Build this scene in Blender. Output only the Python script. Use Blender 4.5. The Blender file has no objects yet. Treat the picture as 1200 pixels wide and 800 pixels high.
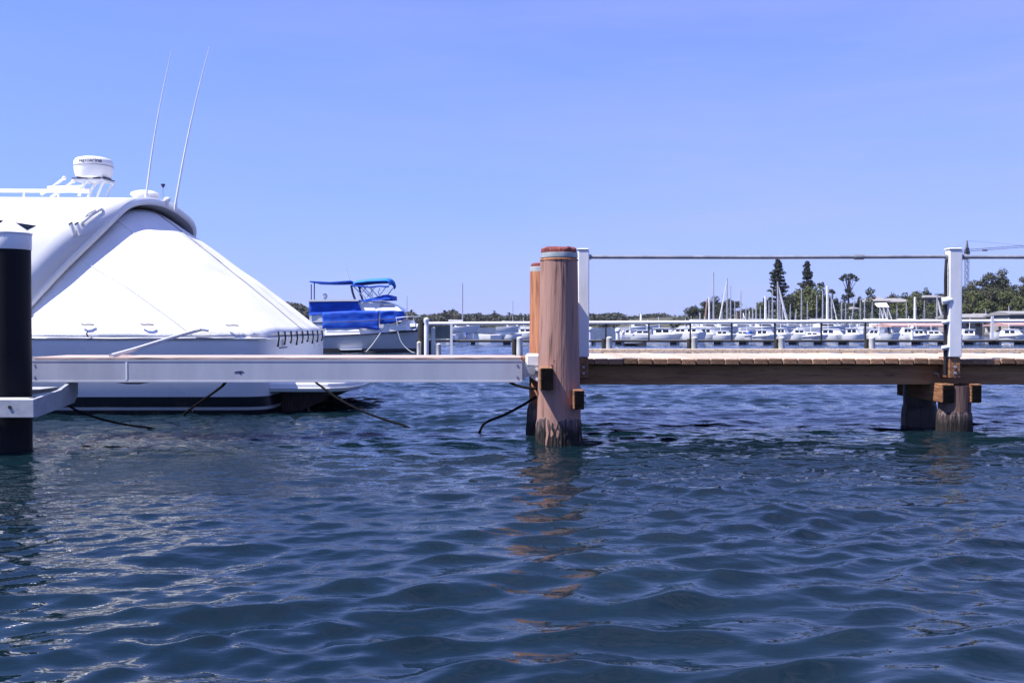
import bpy, bmesh, math, random
import numpy as np
from mathutils import Vector, Matrix, noise as mnoise

random.seed(7)
np.random.seed(7)
scene = bpy.context.scene
COL = scene.collection
R = math.radians

# ------------------------------------------------------------------ camera, sky, sun, exposure
H = 1.05            # eye height above the water
F = 1150.0          # focal length in pixels of the 1200 px wide photograph
HZ = 382.0          # row of the horizon

cam = bpy.data.cameras.new("camera")
cam_o = bpy.data.objects.new("camera", cam)
COL.objects.link(cam_o)
cam.sensor_width = 36.0
cam.lens = F / 1200.0 * 36.0
cam.clip_start = 0.05
cam.clip_end = 12000
cam_o.location = (0, 0, H)
cam_o.rotation_euler = (R(90) - math.atan((400 - HZ) / F), 0, 0)
scene.camera = cam_o

SUN_EL, SUN_AZ_FRONT = R(60), R(20)     # sun from the left, a little in front of the jetty
sun_dir = Vector((-math.cos(SUN_AZ_FRONT) * math.cos(SUN_EL), -math.sin(SUN_AZ_FRONT) * math.cos(SUN_EL), math.sin(SUN_EL)))

world = bpy.data.worlds.new("World")
scene.world = world
world.use_nodes = True
wn, wl = world.node_tree.nodes, world.node_tree.links
wn.clear()
wout = wn.new("ShaderNodeOutputWorld")
bg = wn.new("ShaderNodeBackground")
sky = wn.new("ShaderNodeTexSky")
sky.sky_type = 'NISHITA'
sky.sun_disc = False
sky.sun_elevation = SUN_EL
sky.sun_rotation = math.atan2(sun_dir.x, sun_dir.y)
sky.air_density = 1.0
sky.dust_density = 0.3
sky.ozone_density = 3.0
sky.altitude = 0
tint = wn.new("ShaderNodeMix"); tint.data_type = 'RGBA'; tint.blend_type = 'MULTIPLY'
tint.inputs[0].default_value = 1.0
tint.inputs[7].default_value = (0.60, 0.68, 1.12, 1)
# blue sea air low down, and a thin lavender veil of high cloud in streaks, thicker to the right
def wnode(t, **k):
    n_ = wn.new(t)
    for a_, v_ in k.items(): setattr(n_, a_, v_)
    return n_
wtc = wn.new("ShaderNodeTexCoord")
wsx = wn.new("ShaderNodeSeparateXYZ"); wl.new(wtc.outputs['Generated'], wsx.inputs[0])
def wmath(op, a_, b_, clamp=False):
    n_ = wnode("ShaderNodeMath", operation=op, use_clamp=clamp)
    for i_, v_ in enumerate((a_, b_)):
        if isinstance(v_, (int, float)): n_.inputs[i_].default_value = v_
        else: wl.new(v_, n_.inputs[i_])
    return n_.outputs[0]
wel = wnode("ShaderNodeMapRange", interpolation_type='SMOOTHSTEP')
wel.inputs[1].default_value = 0.0; wel.inputs[2].default_value = 0.50; wel.inputs[3].default_value = 0.62; wel.inputs[4].default_value = 0.05
wl.new(wsx.outputs['Z'], wel.inputs[0])
air = wnode("ShaderNodeMix", data_type='RGBA', blend_type='MIX'); air.inputs[7].default_value = (1.55, 2.25, 6.2, 1)
wl.new(tint.outputs[2], air.inputs[6]); wl.new(wel.outputs[0], air.inputs[0])
wmap = wn.new("ShaderNodeMapping"); wmap.inputs['Scale'].default_value = (1.0, 1.0, 6.5); wmap.inputs['Rotation'].default_value = (0.03, 0.10, 0.4)
wno = wn.new("ShaderNodeTexNoise"); wno.inputs['Scale'].default_value = 2.1; wno.inputs['Detail'].default_value = 7; wno.inputs['Roughness'].default_value = 0.6
wl.new(wtc.outputs['Generated'], wmap.inputs['Vector']); wl.new(wmap.outputs['Vector'], wno.inputs['Vector'])
wramp = wn.new("ShaderNodeValToRGB")
wramp.color_ramp.elements[0].position = 0.36; wramp.color_ramp.elements[0].color = (0.12, 0.12, 0.12, 1)
wramp.color_ramp.elements[1].position = 0.66; wramp.color_ramp.elements[1].color = (1.0, 1.0, 1.0, 1)
wl.new(wno.outputs['Fac'], wramp.inputs['Fac'])
wbell = wn.new("ShaderNodeValToRGB"); wbell.color_ramp.interpolation = 'EASE'
for p_, c_ in ((0.0, 0.35), (0.16, 1.0), (0.36, 0.55), (0.7, 0.25)):
    e_ = wbell.color_ramp.elements[0] if p_ == 0.0 else (wbell.color_ramp.elements[1] if p_ == 0.7 else wbell.color_ramp.elements.new(p_))
    e_.position = p_; e_.color = (c_, c_, c_, 1)
wl.new(wsx.outputs['Z'], wbell.inputs['Fac'])
right = wmath('ADD', wmath('MULTIPLY', wsx.outputs['X'], 1.25), 0.72, True)
fac = wmath('MULTIPLY', wmath('MULTIPLY', wramp.outputs['Color'], wbell.outputs['Color']), right, True)
veil = wnode("ShaderNodeMix", data_type='RGBA', blend_type='MIX'); veil.inputs[7].default_value = (3.0, 3.0, 6.1, 1)
wl.new(sky.outputs['Color'], tint.inputs[6])
wl.new(air.outputs[2], veil.inputs[6]); wl.new(fac, veil.inputs[0])
wl.new(veil.outputs[2], bg.inputs['Color']); wl.new(bg.outputs['Background'], wout.inputs['Surface'])
bg.inputs['Strength'].default_value = 0.11

sd = bpy.data.lights.new("sun", 'SUN')
sd.energy = 5.0
sd.angle = R(0.5)
sd.color = (1.0, 0.95, 0.88)
so = bpy.data.objects.new("sun", sd); COL.objects.link(so)
so.location = (-20, -10, 40)
so.rotation_euler = (-sun_dir).to_track_quat('-Z', 'Y').to_euler()

vs = scene.view_settings
scene.display_settings.display_device = 'sRGB'
vs.view_transform = 'Standard'; vs.look = 'None'; vs.exposure = 0.8; vs.gamma = 1.0; vs.use_curve_mapping = False
scene.render.engine = 'CYCLES'
scene.cycles.max_bounces = 6
scene.cycles.caustics_reflective = False
scene.cycles.caustics_refractive = False
scene.cycles.sample_clamp_indirect = 6

def X(px, d): return (px - 600.0) / F * d
def Z(py, d): return H + (HZ - py) / F * d

# ------------------------------------------------------------------ helpers
def crv(pts, n):
    """Catmull-Rom curve through pts, n steps per span"""
    P = [Vector(p) for p in pts]
    out = []
    for i in range(len(P) - 1):
        p0 = P[i - 1] if i > 0 else 2 * P[i] - P[i + 1]
        p1, p2 = P[i], P[i + 1]
        p3 = P[i + 2] if i + 2 < len(P) else 2 * P[i + 1] - P[i]
        for k in range(n):
            t = k / n
            out.append(0.5 * ((2 * p1) + (p2 - p0) * t + (2 * p0 - 5 * p1 + 4 * p2 - p3) * t * t + (3 * p1 - p0 - 3 * p2 + p3) * t ** 3))
    out.append(P[-1].copy())
    return out

class MB:
    def __init__(s): s.v = []; s.f = []
    def add(s, verts, faces):
        b = len(s.v); s.v += [tuple(v) for v in verts]; s.f += [tuple(b + i for i in f) for f in faces]; return s
    def box(s, x0, x1, y0, y1, z0, z1, m=None):
        v = [Vector(p) for p in ((x0, y0, z0), (x1, y0, z0), (x1, y1, z0), (x0, y1, z0), (x0, y0, z1), (x1, y0, z1), (x1, y1, z1), (x0, y1, z1))]
        if m is not None: v = [m @ p for p in v]
        return s.add(v, [(0, 3, 2, 1), (4, 5, 6, 7), (0, 1, 5, 4), (1, 2, 6, 5), (2, 3, 7, 6), (3, 0, 4, 7)])
    def bbox(s, x0, x1, y0, y1, z0, z1, b=0.008):
        """box with chamfered edges"""
        bm = bmesh.new(); bmesh.ops.create_cube(bm, size=1)
        for v in bm.verts:
            v.co = Vector(((x0 + x1) / 2 + v.co.x * (x1 - x0), (y0 + y1) / 2 + v.co.y * (y1 - y0), (z0 + z1) / 2 + v.co.z * (z1 - z0)))
        bmesh.ops.bevel(bm, geom=list(bm.edges), offset=b, segments=1, affect='EDGES', profile=0.5)
        bm.verts.index_update()
        s.add([v.co.copy() for v in bm.verts], [tuple(v.index for v in f.verts) for f in bm.faces]); bm.free(); return s
    def tube(s, pts, r, seg=8, cap=True):
        P = [Vector(p) for p in pts]; n = len(P)
        rr = r if isinstance(r, (list, tuple)) else [r] * n
        b = []; up = None
        for i in range(n):
            t = (P[min(i + 1, n - 1)] - P[max(i - 1, 0)]).normalized()
            if up is None: up = Vector((0, 0, 1)) if abs(t.z) < 0.9 else Vector((0, 1, 0))
            a = t.cross(up)
            if a.length < 1e-5: a = t.orthogonal()
            a.normalize(); c = a.cross(t).normalized(); up = c
            for k in range(seg):
                q = 2 * math.pi * k / seg
                b.append(P[i] + (a * math.cos(q) + c * math.sin(q)) * rr[i])
        f = [(i * seg + k, i * seg + (k + 1) % seg, (i + 1) * seg + (k + 1) % seg, (i + 1) * seg + k) for i in range(n - 1) for k in range(seg)]
        if cap: f += [tuple(range(seg))[::-1], tuple((n - 1) * seg + k for k in range(seg))]
        return s.add(b, f)
    def lathe(s, prof, cx, cy, seg=24, cap=True, wob=None):
        """prof: (r,z) list"""
        v = []
        for i, (r, z) in enumerate(prof):
            for k in range(seg):
                a = 2 * math.pi * k / seg
                rr = r if wob is None else wob(r, z, a)
                v.append((cx + rr * math.cos(a), cy + rr * math.sin(a), z))
        n = len(prof)
        f = [(i * seg + k, i * seg + (k + 1) % seg, (i + 1) * seg + (k + 1) % seg, (i + 1) * seg + k) for i in range(n - 1) for k in range(seg)]
        if cap: f += [tuple(range(seg))[::-1], tuple((n - 1) * seg + k for k in range(seg))]
        return s.add(v, f)
    def grid(s, G, flip=False):
        n, m = len(G), len(G[0])
        f = [(i * m + j, i * m + j + 1, (i + 1) * m + j + 1, (i + 1) * m + j) for i in range(n - 1) for j in range(m - 1)]
        if flip: f = [q[::-1] for q in f]
        return s.add([p for r in G for p in r], f)
    def prism(s, poly, y0, y1):
        """polygon given as (x,z), extruded along y"""
        n = len(poly)
        v = [(x, y0, z) for x, z in poly] + [(x, y1, z) for x, z in poly]
        f = [tuple(range(n)), tuple(range(2 * n - 1, n - 1, -1))] + [(i, n + i, n + (i + 1) % n, (i + 1) % n) for i in range(n)]
        return s.add(v, f)
    def tprism(s, poly, y0, y1, k):
        """like prism, but the sides lean inwards by k per metre of height"""
        zm = min(z for _, z in poly); n = len(poly)
        v = [(x, y0 + k * (z - zm), z) for x, z in poly] + [(x, y1 - k * (z - zm), z) for x, z in poly]
        f = [tuple(range(n)), tuple(range(2 * n - 1, n - 1, -1))] + [(i, n + i, n + (i + 1) % n, (i + 1) % n) for i in range(n)]
        return s.add(v, f)
    def prismz(s, poly, z0, z1):
        n = len(poly)
        v = [(x, y, z0) for x, y in poly] + [(x, y, z1) for x, y in poly]
        f = [tuple(range(n))[::-1], tuple(range(n, 2 * n))] + [(i, (i + 1) % n, n + (i + 1) % n, n + i) for i in range(n)]
        return s.add(v, f)
    def sphere(s, c, r, seg=14, rings=8, sz=1.0):
        c = Vector(c); v = [c + Vector((0, 0, -r * sz))]
        for i in range(1, rings):
            p = math.pi * i / rings - math.pi / 2
            for k in range(seg):
                a = 2 * math.pi * k / seg
                v.append(c + Vector((r * math.cos(p) * math.cos(a), r * math.cos(p) * math.sin(a), r * sz * math.sin(p))))
        v.append(c + Vector((0, 0, r * sz)))
        f = [(0, 1 + (k + 1) % seg, 1 + k) for k in range(seg)]
        for i in range(rings - 2):
            for k in range(seg):
                a = 1 + i * seg; f.append((a + k, a + (k + 1) % seg, a + seg + (k + 1) % seg, a + seg + k))
        a = 1 + (rings - 2) * seg; t = len(v) - 1
        f += [(a + k, a + (k + 1) % seg, t) for k in range(seg)]
        return s.add(v, f)
    def build(s, name, mat, parent=None, off=None, smooth=True, ang=35, kind=None):
        me = bpy.data.meshes.new(name)
        if off is None:
            p = parent; off = Vector((0, 0, 0))
            while p is not None: off = off + Vector(p.location); p = p.parent
            if parent is not None and parent.get('_local'): off = Vector((0, 0, 0))
        off = Vector(off)
        me.from_pydata([tuple(Vector(v) - off) for v in s.v], [], s.f)
        bm = bmesh.new(); bm.from_mesh(me); bmesh.ops.recalc_face_normals(bm, faces=list(bm.faces)); bm.to_mesh(me); bm.free()
        if smooth:
            me.shade_smooth(); me.set_sharp_from_angle(angle=R(ang))
        me.materials.append(mat)
        o = bpy.data.objects.new(name, me); COL.objects.link(o)
        if parent is not None: o.parent = parent
        if kind: o['kind'] = kind
        return o

def tag(o, label=None, cat=None, group=None, kind=None):
    if label: o['label'] = label
    if cat: o['category'] = cat
    if group: o['group'] = group
    if kind: o['kind'] = kind
    return o

def thing(name, label, cat, loc=(0, 0, 0), rz=0.0, group=None):
    o = bpy.data.objects.new(name, None); COL.objects.link(o)
    o.empty_display_size = 0.2
    o.location = loc; o.rotation_euler = (0, 0, rz)
    return tag(o, label, cat, group)

def copy_tree(o, parent=None):
    c = o.copy(); COL.objects.link(c)
    if parent is not None: c.parent = parent
    for ch in list(o.children): copy_tree(ch, c)
    return c

# ------------------------------------------------------------------ materials
def new_mat(name):
    m = bpy.data.materials.new(name); m.use_nodes = True
    nt = m.node_tree; b = nt.nodes.get("Principled BSDF")
    return m, nt.nodes, nt.links, b

def mat(name, c1, c2=None, rough=0.5, scale=4.0, stretch=(1, 1, 1), metallic=0.0, bump=0.0, bscale=None, rvar=0.1, detail=5, spec=0.5, lo=0.35, hi=0.65):
    m, n, l, b = new_mat(name)
    b.inputs['Roughness'].default_value = rough
    b.inputs['Metallic'].default_value = metallic
    b.inputs['Specular IOR Level'].default_value = spec
    tc = n.new("ShaderNodeTexCoord"); mp = n.new("ShaderNodeMapping"); mp.inputs['Scale'].default_value = stretch
    l.new(tc.outputs['Object'], mp.inputs['Vector'])
    no = n.new("ShaderNodeTexNoise"); no.inputs['Scale'].default_value = scale; no.inputs['Detail'].default_value = detail; no.inputs['Roughness'].default_value = 0.6
    l.new(mp.outputs['Vector'], no.inputs['Vector'])
    rp = n.new("ShaderNodeValToRGB")
    rp.color_ramp.elements[0].position = lo; rp.color_ramp.elements[1].position = hi
    rp.color_ramp.elements[0].color = (*c1, 1); rp.color_ramp.elements[1].color = (*(c2 or c1), 1)
    l.new(no.outputs['Fac'], rp.inputs['Fac']); l.new(rp.outputs['Color'], b.inputs['Base Color'])
    if rvar:
        mr = n.new("ShaderNodeMapRange"); mr.inputs[3].default_value = max(0.02, rough - rvar); mr.inputs[4].default_value = min(1, rough + rvar)
        l.new(no.outputs['Fac'], mr.inputs[0]); l.new(mr.outputs[0], b.inputs['Roughness'])
    if bump:
        n2 = n.new("ShaderNodeTexNoise"); n2.inputs['Scale'].default_value = bscale or scale * 3; n2.inputs['Detail'].default_value = 6
        l.new(mp.outputs['Vector'], n2.inputs['Vector'])
        bp = n.new("ShaderNodeBump"); bp.inputs['Strength'].default_value = bump; bp.inputs['Distance'].default_value = 0.02
        l.new(n2.outputs['Fac'], bp.inputs['Height']); l.new(bp.outputs['Normal'], b.inputs['Normal'])
    return m

def wood(name, dark, light, stretch, scale=3.0, rough=0.75, bump=0.6, per_object=0.0, crack=True):
    """grain running along the axis with the small stretch value"""
    m = mat(name, dark, light, rough=rough, scale=scale, stretch=stretch, bump=bump, bscale=scale * 3, lo=0.3, hi=0.7, detail=8)
    n, l = m.node_tree.nodes, m.node_tree.links
    b = n["Principled BSDF"]
    src = b.inputs['Base Color'].links[0].from_socket
    mp = [x for x in n if x.type == 'MAPPING'][0]
    if crack:
        c = n.new("ShaderNodeTexNoise"); c.inputs['Scale'].default_value = scale * 2.2; c.inputs['Detail'].default_value = 3
        l.new(mp.outputs['Vector'], c.inputs['Vector'])
        cr = n.new("ShaderNodeValToRGB"); cr.color_ramp.elements[0].position = 0.30; cr.color_ramp.elements[1].position = 0.42
        cr.color_ramp.elements[0].color = (0.35, 0.32, 0.33, 1); cr.color_ramp.elements[1].color = (1, 1, 1, 1)
        l.new(c.outputs['Fac'], cr.inputs['Fac'])
        mx = n.new("ShaderNodeMix"); mx.data_type = 'RGBA'; mx.blend_type = 'MULTIPLY'; mx.inputs[0].default_value = 1
        l.new(src, mx.inputs[6]); l.new(cr.outputs['Color'], mx.inputs[7]); src = mx.outputs[2]
    if per_object:
        oi = n.new("ShaderNodeObjectInfo"); hs = n.new("ShaderNodeHueSaturation")
        mr = n.new("ShaderNodeMapRange"); mr.inputs[3].default_value = 1 - per_object; mr.inputs[4].default_value = 1 + per_object
        l.new(oi.outputs['Random'], mr.inputs[0]); l.new(mr.outputs[0], hs.inputs['Value'])
        l.new(src, hs.inputs['Color']); src = hs.outputs['Color']
    l.new(src, b.inputs['Base Color'])
    return m

M = {}
M['gelcoat'] = mat("white_gelcoat", (0.74, 0.75, 0.76), (0.80, 0.80, 0.80), rough=0.22, scale=1.2, rvar=0.06)
M['canvas'] = mat("white_canvas", (0.74, 0.74, 0.74), (0.82, 0.82, 0.81), rough=0.8, scale=2.0, bump=0.25, bscale=40)
M['plastic'] = mat("white_plastic", (0.72, 0.73, 0.74), (0.8, 0.8, 0.8), rough=0.35, scale=3)
M['white_paint'] = mat("white_paint", (0.70, 0.71, 0.74), (0.80, 0.80, 0.82), rough=0.4, scale=6, stretch=(1, 1, 0.4), bump=0.08, bscale=20)
M['black_hdpe'] = mat("black_sleeve", (0.003, 0.003, 0.005), (0.006, 0.006, 0.009), rough=0.55, scale=5, spec=0.2)
M['steel'] = mat("stainless_steel", (0.6, 0.6, 0.62), (0.7, 0.7, 0.72), rough=0.25, metallic=1.0)
M['guide'] = mat('guide_metal', (0.30, 0.32, 0.36), (0.42, 0.44, 0.48), rough=0.5, scale=9)
M['galv'] = mat("galvanised_steel", (0.32, 0.34, 0.37), (0.46, 0.47, 0.50), rough=0.5, metallic=0.6, scale=14)
M['rail'] = mat("rail_pipe", (0.22, 0.23, 0.26), (0.34, 0.35, 0.38), rough=0.4, metallic=0.3, scale=9)
M['band'] = mat("strap_band", (0.25, 0.30, 0.32), (0.40, 0.44, 0.46), rough=0.5, scale=12)
M['alu'] = mat("beam_aluminium", (0.33, 0.35, 0.41), (0.47, 0.49, 0.56), rough=0.45, metallic=0.0, scale=2.6, stretch=(1.3, 1, 0.3), bump=0.06, detail=8, lo=0.25, hi=0.75)
M['rope_w'] = mat("white_rope", (0.6, 0.6, 0.58), (0.75, 0.75, 0.72), rough=0.9, scale=60, bump=0.5, bscale=150)
M['rope_b'] = mat("black_rope", (0.004, 0.004, 0.005), (0.008, 0.008, 0.010), rough=0.9, spec=0.1, scale=60, bump=0.5, bscale=150)
M['black'] = mat("black_rubber", (0.008, 0.008, 0.010), (0.016, 0.016, 0.02), rough=0.6, scale=8)
M['glass'] = mat("dark_window_glass", (0.006, 0.008, 0.012), (0.012, 0.014, 0.02), rough=0.08, rvar=0.03)
M['blue'] = mat("blue_canvas", (0.004, 0.06, 0.46), (0.008, 0.10, 0.60), rough=0.8, scale=2.2, bump=0.5, bscale=3)
M['blue_top'] = mat("light_blue_canvas", (0.015, 0.16, 0.62), (0.02, 0.20, 0.72), rough=0.8, scale=2.2, bump=0.3, bscale=6)
M['grey_hull'] = mat("grey_hull_paint", (0.50, 0.52, 0.54), (0.60, 0.61, 0.62), rough=0.35, scale=1.5)
M['seam'] = mat("seam_thread", (0.25, 0.25, 0.27), (0.35, 0.35, 0.36), rough=0.9)
M['print'] = mat("dark_print", (0.02, 0.02, 0.08), (0.03, 0.03, 0.1), rough=0.5)
M['pile'] = wood("weathered_pile_wood", (0.27, 0.145, 0.115), (0.38, 0.22, 0.175), (5, 5, 0.35), scale=2.2, bump=0.7)
M['pile_orange'] = wood("orange_pile_wood", (0.26, 0.10, 0.05), (0.50, 0.22, 0.11), (7, 7, 0.5), scale=2.2)
M['dark_pile'] = wood('dark_pile_wood', (0.09, 0.05, 0.04), (0.19, 0.11, 0.085), (6, 6, 0.4), scale=2.2, bump=0.7)
M['red_wood'] = wood("raw_red_wood", (0.12, 0.02, 0.018), (0.40, 0.10, 0.08), (9, 9, 1), scale=5, bump=1.0)
M['tar'] = mat("tarred_end_grain", (0.003, 0.003, 0.003), (0.008, 0.007, 0.007), rough=0.9, scale=12, bump=0.3, spec=0.1)
M['bearer'] = wood("bearer_wood", (0.15, 0.065, 0.03), (0.34, 0.16, 0.075), (4, 0.5, 4), scale=4)
M['plank'] = wood("deck_plank_wood", (0.40, 0.32, 0.24), (0.56, 0.47, 0.38), (5, 0.5, 5), scale=4, per_object=0.18)
M['plank_end'] = wood('shaded_end_grain', (0.17, 0.085, 0.045), (0.32, 0.18, 0.10), (5, 5, 5), scale=5, per_object=0.35)  # reddish end grain, with the shade on the plank ends put into its colour
M['edge_beam'] = wood("edge_beam_wood", (0.20, 0.092, 0.036), (0.38, 0.20, 0.085), (0.5, 4, 5), scale=3)
M['crust'] = mat("barnacle_crust", (0.035, 0.022, 0.025), (0.26, 0.19, 0.185), rough=0.9, scale=8, stretch=(5, 5, 0.7), bump=1.0, bscale=14, lo=0.4, hi=0.62)
def wet_foot(m, z0, z1, dark):
    n, l = m.node_tree.nodes, m.node_tree.links
    b = n["Principled BSDF"]; src = b.inputs['Base Color'].links[0].from_socket
    g = n.new("ShaderNodeNewGeometry"); sx = n.new("ShaderNodeSeparateXYZ"); l.new(g.outputs['Position'], sx.inputs[0])
    no = n.new("ShaderNodeTexNoise"); no.inputs['Scale'].default_value = 14; l.new(g.outputs['Position'], no.inputs['Vector'])
    ad = n.new("ShaderNodeMath"); ad.operation = 'MULTIPLY_ADD'; ad.inputs[1].default_value = -0.12; l.new(no.outputs['Fac'], ad.inputs[0]); l.new(sx.outputs['Z'], ad.inputs[2])
    mr = n.new("ShaderNodeMapRange"); mr.inputs[1].default_value = z0 - 0.06; mr.inputs[2].default_value = z1 - 0.06; mr.inputs[3].default_value = dark; mr.inputs[4].default_value = 1
    l.new(ad.outputs[0], mr.inputs[0])
    mx = n.new("ShaderNodeMix"); mx.data_type = 'RGBA'; mx.blend_type = 'MULTIPLY'; mx.inputs[0].default_value = 1
    l.new(src, mx.inputs[6]); l.new(mr.outputs[0], mx.inputs[7]); l.new(mx.outputs[2], b.inputs['Base Color'])
wet_foot(M['crust'], 0.10, 0.24, 0.10)
M['wet_wood'] = mat("wet_dark_wood", (0.018, 0.010, 0.010), (0.055, 0.030, 0.026), rough=0.45, scale=5, stretch=(3, 3, 0.7), bump=0.8)
M['jetty_grey'] = wood("grey_jetty_wood", (0.16, 0.15, 0.15), (0.34, 0.32, 0.31), (1, 4, 4), scale=2)
M['jetty_dark'] = mat("dark_jetty_wood", (0.02, 0.018, 0.018), (0.05, 0.045, 0.04), rough=0.8, scale=3)
M['pale_pile'] = mat("pale_pile_sleeve", (0.45, 0.44, 0.40), (0.68, 0.66, 0.62), rough=0.6, scale=3, stretch=(2, 2, 0.6))
M['gumleaf'] = mat("gum_foliage", (0.030, 0.038, 0.018), (0.085, 0.090, 0.045), rough=0.8, scale=0.35, detail=4)
M['greenleaf'] = mat("green_foliage", (0.040, 0.055, 0.016), (0.11, 0.125, 0.035), rough=0.8, scale=0.35, detail=4)
M['darkleaf'] = mat("dark_foliage", (0.018, 0.026, 0.016), (0.05, 0.062, 0.035), rough=0.8, scale=0.35, detail=4)
M['pineleaf'] = mat("pine_foliage", (0.014, 0.022, 0.018), (0.04, 0.05, 0.035), rough=0.8, scale=0.35, detail=4)
M['bark'] = mat("tree_bark", (0.05, 0.04, 0.035), (0.12, 0.10, 0.09), rough=0.9, scale=2)
M['soil'] = mat("headland_soil", (0.035, 0.04, 0.022), (0.08, 0.075, 0.05), rough=0.95, scale=0.1)
M['farsoil'] = mat("far_shore_soil", (0.04, 0.045, 0.03), (0.07, 0.07, 0.05), rough=0.95, scale=0.05)
M['roof'] = mat("pale_roof", (0.22, 0.21, 0.21), (0.32, 0.31, 0.29), rough=0.6, scale=1)
M['roof_red'] = mat("pinkish_roof", (0.40, 0.24, 0.22), (0.52, 0.34, 0.31), rough=0.7, scale=1)
M['wall'] = mat("house_wall", (0.26, 0.24, 0.21), (0.36, 0.33, 0.30), rough=0.8, scale=0.6)
M['crane'] = mat("crane_steel", (0.10, 0.10, 0.13), (0.18, 0.18, 0.2), rough=0.6)
M['mast'] = mat("mast_alloy", (0.36, 0.36, 0.38), (0.5, 0.5, 0.52), rough=0.4, metallic=0.2)
M['sail'] = mat("furled_sailcloth", (0.68, 0.68, 0.68), (0.8, 0.8, 0.8), rough=0.8, scale=3)
M['bronze_mast'] = mat("varnished_mast", (0.30, 0.17, 0.12), (0.42, 0.26, 0.2), rough=0.4)
M['rust'] = mat("rusty_chain", (0.30, 0.07, 0.03), (0.45, 0.14, 0.06), rough=0.9)
M['orange'] = mat("orange_canvas", (0.55, 0.16, 0.06), (0.65, 0.25, 0.12), rough=0.8)

# ------------------------------------------------------------------ water
def water_material():
    m, n, l, b = new_mat("harbour_water")
    b.inputs['Base Color'].default_value = (0.012, 0.034, 0.062, 1)
    b.inputs['Roughness'].default_value = 0.03
    b.inputs['IOR'].default_value = 1.38
    tc = n.new("ShaderNodeTexCoord")
    geo = n.new("ShaderNodeNewGeometry")
    ln = n.new("ShaderNodeVectorMath"); ln.operation = 'LENGTH'
    l.new(geo.outputs['Position'], ln.inputs[0])
    # colour of the water body varies a little in soft patches
    nz = n.new("ShaderNodeTexNoise"); nz.inputs['Scale'].default_value = 0.35; nz.inputs['Detail'].default_value = 3
    l.new(tc.outputs['Object'], nz.inputs['Vector'])
    rp = n.new("ShaderNodeValToRGB")
    rp.color_ramp.elements[0].color = (0.002, 0.008, 0.013, 1); rp.color_ramp.elements[1].color = (0.004, 0.014, 0.020, 1)
    rp.color_ramp.elements[0].position = 0.3; rp.color_ramp.elements[1].position = 0.7
    l.new(nz.outputs['Fac'], rp.inputs['Fac']); l.new(rp.outputs['Color'], b.inputs['Base Color'])
    # ripples finer than the mesh
    mp = n.new("ShaderNodeMapping"); mp.inputs['Scale'].default_value = (0.5, 1.0, 1.0); mp.inputs['Rotation'].default_value = (0, 0, 0.22)
    l.new(tc.outputs['Object'], mp.inputs['Vector'])
    n1 = n.new("ShaderNodeTexNoise"); n1.inputs['Scale'].default_value = 7.5; n1.inputs['Detail'].default_value = 4; n1.inputs['Roughness'].default_value = 0.5
    l.new(mp.outputs['Vector'], n1.inputs['Vector'])
    n2 = n.new("ShaderNodeTexNoise"); n2.inputs['Scale'].default_value = 1.6; n2.inputs['Detail'].default_value = 5
    l.new(mp.outputs['Vector'], n2.inputs['Vector'])
    b1 = n.new("ShaderNodeBump"); b1.inputs['Distance'].default_value = 0.035; b1.inputs['Strength'].default_value = 0.6
    l.new(n1.outputs['Fac'], b1.inputs['Height'])
    m1 = n.new("ShaderNodeMapRange"); m1.inputs[1].default_value = 3.2; m1.inputs[2].default_value = 9.5; m1.inputs[3].default_value = 0.22; m1.inputs[4].default_value = 0.85
    l.new(ln.outputs['Value'], m1.inputs[0]); l.new(m1.outputs[0], b1.inputs['Strength'])
    b2 = n.new("ShaderNodeBump"); b2.inputs['Distance'].default_value = 0.22
    mr = n.new("ShaderNodeMapRange"); mr.inputs[1].default_value = 14; mr.inputs[2].default_value = 55; mr.inputs[3].default_value = 0.0; mr.inputs[4].default_value = 0.9
    l.new(ln.outputs['Value'], mr.inputs[0]); l.new(mr.outputs[0], b2.inputs['Strength'])
    l.new(n2.outputs['Fac'], b2.inputs['Height']); l.new(b1.outputs['Normal'], b2.inputs['Normal'])
    l.new(b2.outputs['Normal'], b.inputs['Normal'])
    return m
M['water'] = water_material()

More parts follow.
